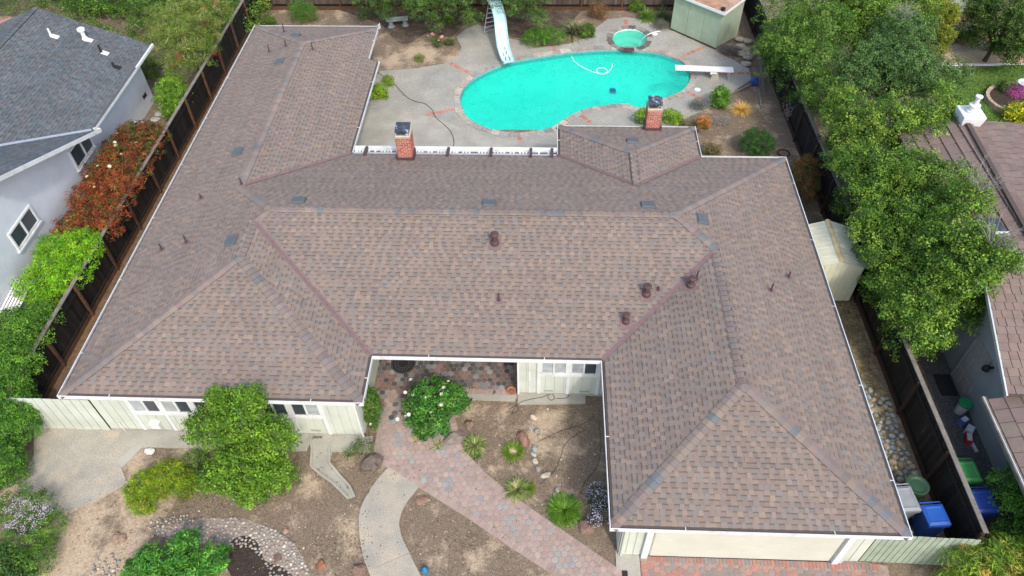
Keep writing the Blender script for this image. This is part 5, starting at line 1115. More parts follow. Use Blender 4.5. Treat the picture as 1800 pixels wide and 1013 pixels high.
# ------------------------------------------------------------------ vegetation
LEAFK = np.array([1.5, 1.42, 1.15])
def foliage(lobes, n, size, pal, wts=None, up=.45, aspect=.45, clump=.16, K=None, droop=0, low=-.55, inner=.22, spike=0, seed=0):
    g = np.random.default_rng(seed+17); lob = np.array(lobes, float); area = (lob[:, 3]*lob[:, 4]+lob[:, 3]*lob[:, 5]+lob[:, 4]*lob[:, 5]); pr = area/area.sum()
    pal = np.array(pal, float); wts = None if wts is None else np.array(wts, float)/np.sum(wts)
    K = K or max(12, n//38); li = g.choice(len(lob), K, p=pr); d = g.normal(size=(K, 3)); d /= np.linalg.norm(d, axis=1)[:, None]
    bad = d[:, 2] < low; d[bad, 2] *= -1
    rad = g.uniform(.72, 1.06, K)+spike*np.maximum(0, g.normal(size=K))*.25
    cc = lob[li, :3]+d*rad[:, None]*lob[li, 3:6]; ccol = pal[g.choice(len(pal), K, p=wts)]*g.uniform(.62, 1.32, (K, 1))*LEAFK
    ci = g.integers(0, K, n); bl = g.normal(size=(n, 3)); bl /= np.linalg.norm(bl, axis=1)[:, None]; pos = cc[ci]+bl*(g.uniform(0, 1, (n, 1))**.4)*clump*1.35*np.array([1, 1, .75]); dirs = d[ci]*.55+bl*.6
    m = int(n*inner); k2 = g.choice(len(lob), m, p=pr); dd = g.normal(size=(m, 3)); dd /= np.linalg.norm(dd, axis=1)[:, None]
    pos[:m] = lob[k2, :3]+dd*g.uniform(.45, .92, (m, 1))*lob[k2, 3:6]; dirs[:m] = dd
    col = ccol[ci]*g.uniform(.62, 1.38, (n, 1)); pos[:, 2] = np.maximum(pos[:, 2], .03)
    nrm = dirs*.55+np.array([0, 0, up])+g.normal(size=(n, 3))*.5; nrm /= np.linalg.norm(nrm, axis=1)[:, None]
    t = g.normal(size=(n, 3))+dirs*.6+np.array([0, 0, -droop]); t -= nrm*(t*nrm).sum(1)[:, None]; t /= np.linalg.norm(t, axis=1)[:, None]; bt = np.cross(nrm, t)
    L = size*g.uniform(.65, 1.3, (n, 1)); W = L*aspect
    v = np.stack([pos-t*L*.5, pos+bt*W*.5-nrm*W*.12, pos+t*L*.55-nrm*L*.10, pos-bt*W*.5-nrm*W*.12], 1).reshape(-1, 3)
    f = np.arange(4*n).reshape(n, 4); return v, f, col
def limbs(b, base, tops, r, seed, wob=.12):
    rr = random.Random(seed)
    for t in tops:
        a = Vector(base); c = Vector(t); mid = a.lerp(c, .5)+Vector((rr.uniform(-wob, wob), rr.uniform(-wob, wob), .1)); b.tube(smoothline([a, mid, c], 3), r, 6, r*.25)
def plant(name, label, cat, base, lobes, n, size, pal, trunk=None, m='leaf', group=None, bark='bark', kindname='foliage', **kw):
    """lobes in world coordinates; trunk = (radius, number of limbs) or None for a bush with hidden stems"""
    t = thing(name, label, cat, base, group); v, f, c = foliage(lobes, n, size, pal, seed=int(abs(base[0]*31+base[1]*17)*7) % 9999, **kw)
    o = link(kindname, rawmesh(kindname, v-np.array(base), f, M[m], c), t)
    if trunk:
        b = MB(); r = random.Random(int(abs(base[0])*100)); top = Vector((sum(l[0] for l in lobes)/len(lobes), sum(l[1] for l in lobes)/len(lobes), max(.25, min(l[2]-.2*l[5] for l in lobes)))); bs = Vector(base); mid = bs.lerp(top, .5)+Vector((r.uniform(-.06, .06), r.uniform(-.06, .06), 0))
        b.tube(smoothline([bs-Vector((0, 0, .05)), mid, top], 4), trunk[0], 8, trunk[0]*.6); b.build('trunk', M[bark], t)
        for k in range(trunk[1]):
            l = lobes[k % len(lobes)]; b = MB(); e = Vector((l[0]+r.uniform(-.5, .5)*l[3], l[1]+r.uniform(-.5, .5)*l[4], l[2]+r.uniform(.2, .75)*l[5])); limbs(b, tuple(top-Vector((0, 0, .05))), [tuple(e)], trunk[0]*.55, k); b.build('limb', M[bark], t)
    else:
        b = MB(); bs = Vector(base)
        for k, l in enumerate(lobes[:5]): limbs(b, (bs.x+.05*math.cos(k*2), bs.y+.05*math.sin(k*2), 0), [(l[0], l[1], l[2])], .018, k, .06)
        b.build('stem', M['bark'], t)
    return t
def flowers(t, spots, r, c, name='flower', petals=7):
    v = []; f = []
    for ring, (rr, z, tilt) in enumerate(((r, .2*r, .4), (r*.6, .45*r, .9))):
        for k in range(petals):
            a = 2*math.pi*(k+ring*.5)/petals; da = math.pi/petals*1.1; b0 = len(v)
            v += [(0, 0, .05*r+ring*.1*r), (rr*.7*math.cos(a-da), rr*.7*math.sin(a-da), z), (rr*math.cos(a), rr*math.sin(a), z+rr*tilt*.3), (rr*.7*math.cos(a+da), rr*.7*math.sin(a+da), z)]; f.append((b0, b0+1, b0+2, b0+3))
    me = rawmesh(name, v, f, M['petal'], [jit(c, .06) for _ in f])
    for p in spots:
        o = link(name, me, t, tuple(Vector(p)-WORLD[t.name])); o.rotation_euler = (R.uniform(-.5, .5), R.uniform(-.5, .5), R.uniform(0, 6)); k = R.uniform(.8, 1.2); o.scale = (k, k, k)
def blades(t, centre, n, length, width, pal, spread=1.0, name='blade', seed=0, stiff=.5, part=0, base_r=.08):
    g = random.Random(seed); big = MB(); c0 = Vector(centre)
    for i in range(n):
        a = g.uniform(0, 2*math.pi); L = length*g.uniform(.65, 1.15); el = math.radians(g.uniform(25, 86)); out = Vector((math.cos(a), math.sin(a), 0)); sd = Vector((-out.y, out.x, 0)); w_ = width*g.uniform(.7, 1.2); p = c0+out*g.uniform(0, base_r); d = (out*math.cos(el)*spread+Vector((0, 0, math.sin(el)))).normalized(); v = []; S = 4
        for s in range(S+1):
            k = s/S; ww = w_*(1-.15*s if s < S else .08); v += [p-sd*ww/2, p+sd*ww/2]; p = p+d*(L/S); d = (d+Vector((0, 0, -.42))+out*.06).normalized()
            p.z = max(p.z, .02)
        f = [(2*s, 2*s+1, 2*s+3, 2*s+2) for s in range(S)]; big.add(v, f, jit(ch(g.choice(pal), 1.3), .3))
    return big.build(name, M['leaf'], t, kind='stuff' if n > 60 else None)
def P3(px, py, z): return tuple(G(px, py, z))
GREEN = [(.055, .12, .018), (.075, .155, .022), (.042, .095, .018), (.10, .18, .03)]
BRIGHT = [(.10, .23, .018), (.14, .28, .02), (.075, .18, .018), (.18, .30, .025)]
DARK = [(.030, .075, .018), (.042, .095, .022), (.024, .058, .015), (.06, .115, .025)]
def lob(px, py, z, rx, ry=None, rz=None):
    p = G(px, py, z); return (p.x, p.y, z, rx, ry or rx, rz or rx*.85)
def on(px, py): return tuple(G(px, py))
# front yard
plant('young_tree', 'bright green small tree in front of the left bedroom windows', 'tree', on(432, 838), [lob(420, 735, 2.5, .9, .8, .75), lob(368, 752, 1.9, .75, .7, .6), lob(480, 770, 1.7, .75, .7, .7), lob(430, 815, 1.3, .95, .8, .7), lob(390, 840, .9, .7, .6, .55), lob(485, 835, 1.0, .6, .55, .6), lob(440, 700, 3.0, .45, .4, .45), lob(385, 700, 2.9, .4, .4, .4), lob(440, 870, .7, .5, .4, .4)], 34000, .080, [(.070, .165, .016), (.098, .205, .02), (.052, .125, .016), (.125, .23, .026)], trunk=(.06, 5), clump=.12, aspect=.55, inner=.4)
plant('low_shrub', 'yellow green feathery shrub left of the young tree', 'shrub', on(268, 868), [lob(270, 850, .35, .75, .55, .45), lob(300, 835, .4, .6, .5, .45), lob(240, 870, .28, .45, .35, .35), lob(250, 890, .2, .4, .3, .25), lob(325, 855, .3, .4, .4, .35)], 24000, .06, [(.17, .26, .015), (.12, .22, .015), (.22, .28, .018), (.085, .15, .018), (.14, .13, .05)], wts=[4, 4, 2, 2, 1], clump=.08, aspect=.3)
plant('low_shrub', 'small dark shrub tucked under the left side of the young tree', 'shrub', on(348, 812), [lob(345, 808, .3, .4, .35, .35), lob(360, 835, .25, .4, .3, .3)], 2500, .06, GREEN, clump=.08)
plant('rose_bush', 'big round rose bush with white blooms beside the brick path', 'rose bush', on(768, 750), [lob(765, 700, .95, .85, .75, .6), lob(740, 715, .8, .55, .5, .55), lob(795, 705, .8, .55, .5, .5), lob(760, 745, .5, .65, .5, .5), lob(730, 735, .45, .35, .3, .3)], 13000, .085, [(.035, .13, .022), (.05, .16, .025), (.025, .09, .018), (.08, .20, .035)], clump=.11, aspect=.55)
rb = bpy.data.objects['rose_bush']
flowers(rb, [P3(x, y, z+.10) for x, y, z in [(722,668,1.3),(748,682,1.35),(788,671,1.4),(725,695,1.2),(748,700,1.3),(780,682,1.4),(713,732,.7),(699,737,.45),(719,729,.8),(775,712,1.2),(758,726,1.05),(776,693,1.35),(712,690,1.1)]], .068, (.84, .80, .72), 'rose')
plant('upright_shrub', 'narrow dark green shrub against the front wing corner by the path', 'shrub', on(655, 745), [lob(655, 712, .95, .30, .30, .55), lob(656, 735, .5, .30, .28, .45), lob(652, 695, 1.35, .22, .22, .3)], 5000, .065, [(.05, .12, .02), (.038, .09, .018), (.075, .15, .025)], clump=.08)
flowers(bpy.data.objects['upright_shrub'], [P3(648, 716, 1.0), P3(635, 735, .6), P3(652, 746, .5)], .05, (.78, .74, .62), 'rose')
plant('sparse_rose', 'sparse leggy rose beside the dark pointed boulder', 'rose bush', on(632, 800), [lob(640, 785, .45, .32, .28, .3), lob(618, 795, .3, .25, .25, .2)], 900, .06, [(.06, .11, .03), (.09, .14, .045), (.05, .08, .03)], clump=.1, inner=.3)
def clump(px, py, label, n, L, wd, pal, name='strap_leaf_clump', cat='plant', spread=1.0, seed=0, base_r=.1):
    t = thing(name, label, cat, on(px, py)); blades(t, G(px, py), n, L, wd, pal, spread, seed=seed or px, base_r=base_r, name='blade'); return t
VAR = [(.10, .19, .03), (.16, .24, .05), (.34, .36, .14), (.42, .36, .20), (.07, .14, .025)]
clump(834, 785, 'striped strap leaf clump with yellow tips beside the long boulder', 460, .34, .022, VAR, base_r=.2)
clump(838, 803, 'small green tuft below the striped clump', 60, .20, .02, GREEN)
clump(908, 862, 'taller striped clump with upright blades beside the brick path', 460, .36, .022, VAR, base_r=.2)
clump(926, 862, 'rounded grassy clump touching the taller striped clump', 420, .28, .020, [(.12, .20, .025), (.17, .24, .03), (.09, .15, .02)])
clump(770, 785, 'small pale tuft at the path edge below the white rose bush', 60, .26, .022, VAR); clump(735, 772, 'straw coloured tuft at the left foot of the white rose bush', 60, .24, .02, [(.36, .33, .14), (.18, .24, .05)])
t = clump(902, 795, 'green ring shaped clump with a bare straw centre', 420, .26, .02, [(.12, .21, .02), (.17, .25, .025), (.09, .16, .02)], base_r=.24)
b = MB(); p = G(902, 795); b.rock((p.x, p.y, .06), (.15, .15, .06), 3, (.45, .36, .20)); b.build('dry_centre', M['stone'], t)
clump(992, 898, 'big rounded grassy clump left of the red brown boulder', 1500, .32, .022, [(.085, .20, .02), (.12, .25, .025), (.06, .14, .018), (.16, .27, .03)], base_r=.36)
vb = plant('flowering_shrub', 'dark shrub covered with tiny violet and white flowers under the roof edge', 'shrub', on(1052, 895), [lob(1052, 875, .45, .34, .45, .40), lob(1058, 900, .35, .30, .30, .3), lob(1045, 915, .25, .2, .2, .2)], 4200, .04, [(.03, .05, .025), (.04, .07, .03), (.02, .035, .02)], clump=.07)
b = MB(); g = random.Random(5)
for k in range(420):
    a, e = g.uniform(0, 6.283), g.uniform(.05, 1.45); l = [(1052,875,.45,.38,.48,.44),(1058,900,.35,.33,.33,.33),(1045,915,.25,.24,.24,.24)][g.choice([0,0,1,2])]; c = G(l[0], l[1], l[2]); q = Vector((c.x+l[3]*math.cos(a)*math.cos(e), c.y+l[4]*math.sin(a)*math.cos(e), l[2]+l[5]*math.sin(e))); s = g.uniform(.010, .018)
    b.add([q+Vector((s, 0, .01)), q+Vector((0, s, .01)), q+Vector((-s, 0, .01)), q+Vector((0, -s, .01)), q+Vector((0, 0, .02))], [(0, 1, 4), (1, 2, 4), (2, 3, 4), (3, 0, 4)], g.choice([(.75, .75, .82), (.55, .52, .75), (.42, .36, .66)]))
b.build('blossoms', M['petal'], vb, kind='stuff')
plant('leafy_bush', 'glossy green bush at the lower left edge of the pebble bed', 'bush', on(300, 985), [lob(290, 985, .5, .85, .5, .5), lob(330, 950, .65, .35, .3, .4), lob(375, 985, .5, .5, .45, .45), lob(240, 1005, .4, .45, .4, .35), lob(320, 1010, .5, .8, .5, .45)], 12000, .10, [(.04, .16, .022), (.055, .20, .028), (.03, .11, .018), (.09, .25, .04)], clump=.10, aspect=.32, up=.6)
lv = plant('flowering_bush', 'rounded bush with pale lilac flower heads at the left edge', 'bush', on(60, 940), [lob(40, 895, .65, .85, .7, .55), lob(80, 925, .45, .6, .6, .45), lob(30, 960, .5, .8, .6, .5), lob(70, 985, .35, .6, .5, .35)], 13000, .07, [(.05, .13, .02), (.07, .165, .025), (.035, .09, .018), (.11, .20, .03)], clump=.10, aspect=.3)
b = MB(); g = random.Random(9)
for px, py, z in [(30,880,1.15),(45,885,1.15),(60,892,1.1),(72,905,.95),(82,895,.9),(55,912,1.0),(35,905,1.1),(22,920,1.0),(60,925,.85),(15,895,1.15),(12,925,1.0),(38,930,.9),(78,888,.9)]:
    c = G(px, py, z)
    for k in range(55):
        q = c+Vector((g.gauss(0, .09), g.gauss(0, .08), g.gauss(0, .03))); s = g.uniform(.010, .018); b.add([q+Vector((s, 0, 0)), q+Vector((0, s, 0)), q+Vector((-s, 0, 0)), q+Vector((0, -s, 0)), q+Vector((0, 0, .014))], [(0, 1, 4), (1, 2, 4), (2, 3, 4), (3, 0, 4)], g.choice([(.60, .48, .62), (.68, .58, .66), (.50, .40, .58)]))
b.build('flower_heads', M['petal'], lv, kind='stuff')
plant('leafy_bush', 'dark broad leaved bush in the bottom left corner', 'bush', on(10, 1003), [lob(5, 990, .5, .6, .5, .45), lob(30, 1010, .3, .5, .3, .3)], 4500, .11, DARK+[(.05, .12, .03)], clump=.1, aspect=.3)
# hedge row along the left fence (neighbour's side)
HEDGE = [(.045, .14, .02), (.062, .175, .022), (.034, .10, .016), (.09, .21, .028)]
plant('clipped_hedge', 'dark clipped hedge at the left end of the cream gate', 'hedge', on(20, 790), [lob(0, 700, 1.2, 1.0, .9, .95), lob(20, 750, .8, .85, .8, .8), lob(-5, 820, .7, .9, .8, .75), lob(42, 718, 1.1, .55, .5, .7), lob(10, 660, 1.5, .8, .7, .7)], 52000, .065, HEDGE, clump=.10)
plant('clipped_hedge', 'green hedge beside the near end of the left fence below the lime shrub', 'hedge', (-15.2, .8, 0), [(-14.9, .3, 1.5, .8, .8, .8), (-15.0, 1.3, 1.6, .8, .8, .7), (-15.8, .8, 1.4, 1, 1, .8), (-15.0, -.5, 1.3, .9, .7, .8), (-15.0, 2.2, 1.4, .7, .65, .6), (-15.9, 2.0, 1.2, .7, .7, .7)], 48000, .065, [(.055, .15, .02), (.075, .19, .022), (.042, .11, .018), (.11, .24, .03)], clump=.11)
plant('lime_shrub', 'vivid lime green shrub between the stucco wall and the left fence', 'shrub', (-15.4, 4.2, 0), [(-15.4, 4.7, 1.6, 1.0, 1.0, .65), (-15.0, 5.6, 1.65, .85, .75, .55), (-15.8, 3.8, 1.4, .9, .8, .65), (-14.9, 4.1, 1.45, .8, .7, .6), (-16.0, 5.6, 1.4, .8, .8, .6), (-14.7, 5.0, 1.5, .65, .7, .55), (-15.5, 3.3, 1.1, .7, .5, .5)], 30000, .075, [(.10, .27, .012), (.14, .33, .015), (.07, .20, .012), (.19, .36, .02)], clump=.12, aspect=.35, up=.7, trunk=(.08, 4))
PHOT = [(.21, .050, .022), (.155, .045, .022), (.085, .095, .025), (.25, .10, .03), (.045, .08, .02), (.085, .036, .02)]
for i, (x, y, z, r, w_, lab) in enumerate([(-15.2, 7.2, 1.5, .85, [4, 4, 2, 2, 1, 2], 'red leaved shrub next to the lime green shrub'), (-15.3, 8.9, 1.6, .9, [5, 4, 1, 4, 1, 2], 'orange red shrub below the stucco house corner window, densest in the red hedge'), (-15.35, 10.6, 1.6, .95, [3, 4, 3, 2, 2, 2], 'red and olive shrub with small white flower heads beside the corner window'), (-15.4, 12.3, 1.5, .9, [3, 3, 4, 1, 3, 2], 'farthest dark red shrub of the hedge, by the round stepping stones')]):
    t = plant('red_shrub', lab, 'shrub', (x, y, 0), [(x, y, z, r*1.15, r*1.15, .7), (x-.6, y-.5, z-.1, r*.9, r*.8, .6), (x+.5, y+.4, z-.05, r*.8, r*.75, .6), (x-.5, y+.6, z-.2, r*.8, r*.75, .6), (x+.6, y-.4, z-.1, r*.7, r*.8, .6)], 20000, .085, PHOT, wts=w_, clump=.11, aspect=.38, up=.6, group='red leaved hedge shrubs', trunk=(.05, 4))
    if i > 0: flowers(t, [(x+R.uniform(-.6, .8), y+R.uniform(-.8, .8), z+.62) for _ in range(4)], .075, (.72, .70, .55), 'flower_head')
plant('round_shrub', 'mid green round shrub by the rear corner of the stucco house', 'shrub', (-15.3, 16.2, 0), [(-15.3, 16.2, 1.1, .95, .9, .85), (-15.0, 15.4, .9, .6, .6, .7), (-15.6, 17.0, 1.1, .7, .7, .7)], 11000, .075, [(.08, .19, .02), (.11, .24, .022), (.055, .13, .018), (.16, .28, .03)], clump=.11, trunk=(.05, 4))
BOTX = [(-15.1, 18.6, 2.1, 1.2, 1.1, .9), (-15.2, 20.0, 2.5, 1.4, 1.3, 1.0), (-15.0, 21.6, 2.7, 1.3, 1.2, 1.0), (-16.5, 21.0, 2.4, 1.3, 1.2, 1.0), (-14.7, 19.3, 1.9, .8, 1.0, .8), (-15.3, 17.9, 1.6, .8, .6, .7), (-16.6, 19.4, 2.0, 1.0, 1.0, .9)]
BOT = [(.10, .17, .03), (.14, .21, .045), (.075, .125, .025), (.20, .25, .08), (.22, .20, .12), (.28, .06, .03)]
plant('bottlebrush_tree', 'loose drooping olive tree with a few red blooms beside the far left fence', 'tree', (-15.5, 20.0, 0), BOTX, 34000, .13, BOT, wts=[5, 5, 4, 3, 1.5, .6], clump=.16, aspect=.14, droop=.7, up=.3, trunk=(.1, 6), spike=.8)
IVY = [(.05, .115, .02), (.07, .15, .022), (.035, .08, .016), (.10, .19, .03)]
v, f, c = foliage([(-24+2.2*i+R.uniform(-.4, .4), 23.5+R.uniform(-1.5, 1.8)+j*2.6, .5+.3*j, 1.7, 1.6, .75) for i in range(5) for j in range(3)]+[(-31+2.5*i, 27+R.uniform(-1, 1), .9, 2, 2, 1) for i in range(6)], 60000, .12, IVY, clump=.22, seed=4)
tag(link('ivy_bank', rawmesh('ivy_bank', v, f, M['leaf'], c)), 'mass of green ivy ground cover behind the gray shingled roof', None, None, 'stuff')
for i, (x, y, lab) in enumerate([(-16.2, 22.6, 'green shrub nearest the far left fence behind the olive tree'), (-18.2, 19.6, 'low brownish green shrub behind the gray roof corner')]):
    plant('bank_shrub', lab, 'shrub', (x, y, 0), [(x, y, .6, .9, .9, .6), (x-.6, y+.6, .5, .8, .7, .5)], 5000, .09, GREEN+[(.14, .14, .05)], clump=.12)
for i, (px, py) in enumerate([(287,190),(281,201),(273,211)]):
    p = G(px, py); b = MB(); b.rock((p.x, p.y, .03), (.24, .22, .06), i+300, (.42, .41, .37), 0, 2, .08); b.build('stepping_stone', M['stone'], None, 'round pale stepping stone between stucco wall and fence, '+['farthest', 'middle', 'nearest'][i]+' of three', 'stepping stone', group='round stepping stones by the left fence', org=(p.x, p.y, 0))
# big bushy trees along the right
TG = [(0.06, 0.137, 0.02), (0.083, 0.179, 0.024), (0.039, 0.092, 0.018), (0.115, 0.213, 0.033), (0.149, 0.241, 0.039)]
TG2 = [(0.06, 0.138, 0.022), (0.084, 0.172, 0.029), (0.046, 0.103, 0.02), (0.114, 0.196, 0.039)]
TREES = [('bushy tree nearest the neighbour\'s side door, its crown over the fence top', [(1625,540,3.0,.95),(1655,480,3.3,1.05),(1600,490,2.8,.9),(1690,530,2.8,.75),(1640,580,2.4,.6)], TG, 0, on(1640, 560)),
 ('bushy tree with pale bare twigs beside the cream metal shed', [(1560,395,3.3,1.05),(1625,395,3.7,1.15),(1580,450,3.0,.95),(1680,425,4.4,1.05),(1735,445,5.0,.75),(1765,452,5.1,.5),(1705,470,4.3,.9)], TG, 1, None),
 ('bushy tree between the bare twig tree and the white chimney', [(1530,300,3.5,1.1),(1600,310,3.9,1.2),(1665,330,3.9,1.1),(1555,345,3.3,1.0),(1705,350,5.0,.7)], TG, 1, None),
 ('yellow tipped bushy tree left of the white chimney', [(1500,205,3.3,1.1),(1570,215,3.9,1.2),(1630,230,3.9,1.1),(1500,255,3.0,1.0),(1655,180,3.8,.8)], TG+[(.15, .22, .035)], 0, None),
 ('gray green feathery tree behind the white chimney', [(1545,110,3.8,1.2),(1610,125,3.8,1.2),(1580,60,4.2,1.2),(1660,130,3.4,.9),(1500,130,3.5,1.0)], [(.06, .13, .04), (.08, .16, .05), (.05, .10, .035)], 1, None),
 ('dark green bushy tree right of the pale green shed', [(1390,70,3.2,1.2),(1440,110,3.2,1.15),(1380,20,3.8,1.2),(1460,50,3.8,1.2),(1450,170,2.8,.9)], TG2, 0, None),
 ('bright bushy tree at the top edge right of the dark tree', [(1510,10,4.2,1.3),(1560,0,4.3,1.2),(1470,-20,4.2,1.3),(1610,15,4.0,1.0)], TG, 0, None),
 ('yellow flowering tree beside the pale green leaning fence', [(1645,20,2.6,.9),(1650,50,1.9,.7),(1620,-10,2.8,1.0)], [(.14, .17, .02), (.18, .18, .02), (.08, .13, .02), (.10, .16, .02)], 0, None),
 ('dark shady tree at the top right corner', [(1760,20,2.6,1.3),(1800,60,2.0,1.3),(1720,10,2.6,.7),(1790,0,3.2,1.3)], DARK+[(.10, .16, .04)], 0, None)]
for lab, ls, pal, twig, base in TREES:
    L = []
    for x, y, z, r in ls:
        p = G(x, y, z); L += [(p.x, p.y, z, r, r, r*.8)]
        for k in range(3): a = R.uniform(0, 6.28); L.append((p.x+r*.75*math.cos(a), p.y+r*.75*math.sin(a), z+R.uniform(-.5, .3)*r, r*.55, r*.55, r*.5))
    for x, y, z, r in ls[:3]:
        p = G(x, y, z); L.append((p.x+.15, p.y, z*.55, r*.9, r*.9, z*.35))
    cx, cy = sum(l[0] for l in L)/len(L), sum(l[1] for l in L)/len(L); cx = max(cx, 15.0)
    t = plant('bushy_tree', lab, 'tree', (cx, cy, 0), [(a, b_, c_, d_, e_, f_) for a, b_, c_, d_, e_, f_ in L], 58000, .082, pal, trunk=(.13, 8), clump=.15, aspect=.55, up=.5, spike=.5, group='row of bushy trees along the right fence' if twig or 'bushy' in lab else None)
    if twig:
        b = MB(); g = random.Random(int(cx*100)); l = max(L, key=lambda q: q[2]+q[5])
        for k in range(16):
            a = g.uniform(0, 6.283); e = g.uniform(.6, 1.35); d = Vector((math.cos(a)*math.cos(e), math.sin(a)*math.cos(e), math.sin(e))); s = Vector((l[0], l[1], l[2]+l[5]*.45))+d*.1; q = s+d*g.uniform(.7, 1.25)
            b.tube([s, s.lerp(q, .5)+Vector((g.uniform(-.1, .1), g.uniform(-.1, .1), .05)), q], .013, 4, .004)
            for j in range(4): m0 = s.lerp(q, g.uniform(.4, .95)); b.tube([m0, m0+Vector((g.uniform(-.3, .3), g.uniform(-.3, .3), g.uniform(0, .25)))], .007, 3, .003)
        b.build('bare_twigs', M['graybark'], t)
plant('bamboo_shrub', 'tall grassy shrub with yellowish tips in the bottom right corner', 'shrub', (14.4, -5.6, 0), [(14.2, -5.35, 1.0, .75, .45, .6), (15.0, -5.2, 1.1, .7, .6, .65), (13.9, -5.75, .6, .55, .35, .5), (14.8, -5.9, .8, .9, .5, .6), (15.6, -5.2, 1.0, .6, .6, .6)], 11000, .17, [(.13, .24, .03), (.17, .28, .035), (.09, .17, .025), (.28, .30, .07), (.36, .28, .08)], wts=[5, 4, 4, 2, 1], clump=.13, aspect=.13, up=.35)
plant('green_shrub', 'dense green shrub at the right edge by the dark blue bin', 'shrub', (15.95, -3.9, 0), [(15.95, -3.7, 1.0, .55, .6, .7), (16.0, -3.0, 1.2, .5, .5, .5), (15.9, -4.5, .8, .6, .5, .6)], 7000, .08, [(.07, .19, .025), (.095, .23, .03), (.05, .13, .02)], clump=.1)
# back yard
def bush(name, lab, px, py, z, r, n, s, pal, h=None, sq=1.0, **kw):
    p = G(px, py); return plant(name, lab, 'bush' if 'tree' not in name else 'tree', (p.x, p.y, 0), [(p.x, p.y, z, r, r*sq, h or r*.8), (p.x+.45*r, p.y-.2*r, z*.85, r*.7, r*.6*sq, (h or r*.8)*.85), (p.x-.45*r, p.y+.15*r, z*.9, r*.7, r*.65*sq, (h or r*.8)*.9)], n, s, pal, **kw)
bush('round_bush', 'dense dark green round bush right of the back roof corner', 1325, 270, .60, .72, 13000, .06, [(.025, .085, .02), (.035, .11, .025), (.02, .06, .016), (.05, .14, .03)], h=.62, clump=.08, aspect=.3)
plant('rust_shrub', 'rust tinged round shrub between the roof corner and right fence', 'shrub', (13.4, 11.0, 0), [(13.45, 11.0, 1.0, .72, .85, .8), (13.3, 10.2, .9, .6, .6, .7), (13.6, 11.7, .9, .5, .5, .6)], 10000, .06, [(.11, .055, .022), (.08, .06, .02), (.05, .075, .02), (.16, .07, .025)], clump=.1)
plant('clipped_bush', 'clipped oblong bush beside the far pool edge left of the flax', 'bush', on(955, 80), [lob(940, 68, .45, .75, .50, .45), lob(975, 66, .45, .7, .5, .45), lob(955, 58, .5, .8, .5, .4)], 10000, .06, [(.07, .18, .022), (.10, .23, .028), (.05, .13, .018)], clump=.08, aspect=.4)
t = clump(1008, 62, 'big flax clump with arching bronze green blades behind the clipped bush', 150, 1.15, .06, [(.09, .13, .04), (.12, .15, .05), (.16, .15, .07), (.07, .10, .035)], name='flax_clump')
plant('low_bush', 'small green bush at the right foot of the flax clump', 'bush', on(1030, 62), [lob(1032, 55, .35, .45, .4, .4)], 3000, .07, GREEN, clump=.08)
bush('bronze_bush', 'bronze brown leggy bush between flax and far fence', 1052, 32, .45, .5, 2600, .07, [(.16, .09, .05), (.10, .09, .04), (.20, .12, .06)])
clump(1135, 34, 'bright green tuft of blades behind the round spa', 170, .75, .045, [(.10, .20, .03), (.15, .26, .04), (.07, .14, .025)], name='flax_clump')
clump(1163, 34, 'dark green tuft of blades against the green shed wall', 140, .85, .045, [(.06, .10, .03), (.09, .13, .04)], name='flax_clump')
bush('low_bush', 'small round green bush at the far fence behind the spa', 1117, 20, .35, .38, 2200, .07, GREEN)
bush('gray_bush', 'low gray blue bush at the foot of the green shed by the spa', 1160, 50, .2, .38, 2000, .05, [(.12, .14, .13), (.16, .18, .17), (.09, .10, .09)], h=.22)
bush('gray_bush', 'low purple gray bush at the near corner of the green shed', 1280, 95, .2, .48, 2600, .05, [(.10, .10, .12), (.14, .14, .16), (.08, .08, .09)], h=.24)
bush('gray_bush', 'blue gray bush behind the terracotta pot', 1229, 193, .3, .36, 2000, .05, [(.11, .14, .14), (.15, .18, .18), (.08, .10, .10)])
bush('gray_bush', 'silvery lavender mound right of the terracotta pot', 1265, 215, .15, .40, 2200, .045, [(.24, .22, .24), (.18, .18, .19), (.28, .27, .28)], h=.2)
t = pt; p = G(1236, 218, .6); v, f, c = foliage([(p.x, p.y, .62, .33, .33, .25)], 1800, .08, [(.30, .10, .03), (.38, .16, .05), (.20, .12, .03), (.12, .14, .03)], clump=.07, seed=8); link('foliage', rawmesh('foliage', v-np.array(tuple(WORLD[t.name])), f, M['leaf'], c), t)
bush('upright_bush', 'fresh green upright bush between pot and diving board', 1262, 190, .55, .38, 3200, .10, [(.08, .20, .03), (.11, .25, .035), (.06, .14, .025)], h=.6)
t = clump(1302, 196, 'golden yellow grass mound on the soil near the hose reel', 420, .50, .026, [(.55, .36, .04), (.62, .44, .10), (.50, .28, .10), (.60, .48, .22)], name='golden_grass', base_r=.2)
bush('low_bush', 'yellow green bush behind the right brick chimney', 1133, 218, .4, .42, 2600, .09, [(.16, .30, .03), (.21, .36, .04), (.11, .22, .025)]); bush('low_bush', 'lime coloured bush at the right side of the right brick chimney', 1180, 216, .35, .38, 2200, .09, [(.15, .29, .03), (.20, .34, .035), (.10, .20, .025)])
bush('low_bush', 'pale pink and green low bush near the back roof corner', 1210, 224, .2, .28, 1300, .05, [(.30, .22, .24), (.10, .14, .05), (.14, .18, .06)], h=.2)
bush('dry_bush', 'dry brownish low bush just behind the back roof edge', 1250, 272, .3, .36, 1800, .06, [(.13, .11, .05), (.09, .10, .04), (.18, .15, .08)], h=.3)
p = G(1385, 215); t = thing('bare_shrub', 'leafless gray shrub beside the right fence', 'shrub', (p.x, p.y, 0)); b = MB(); g = random.Random(2)
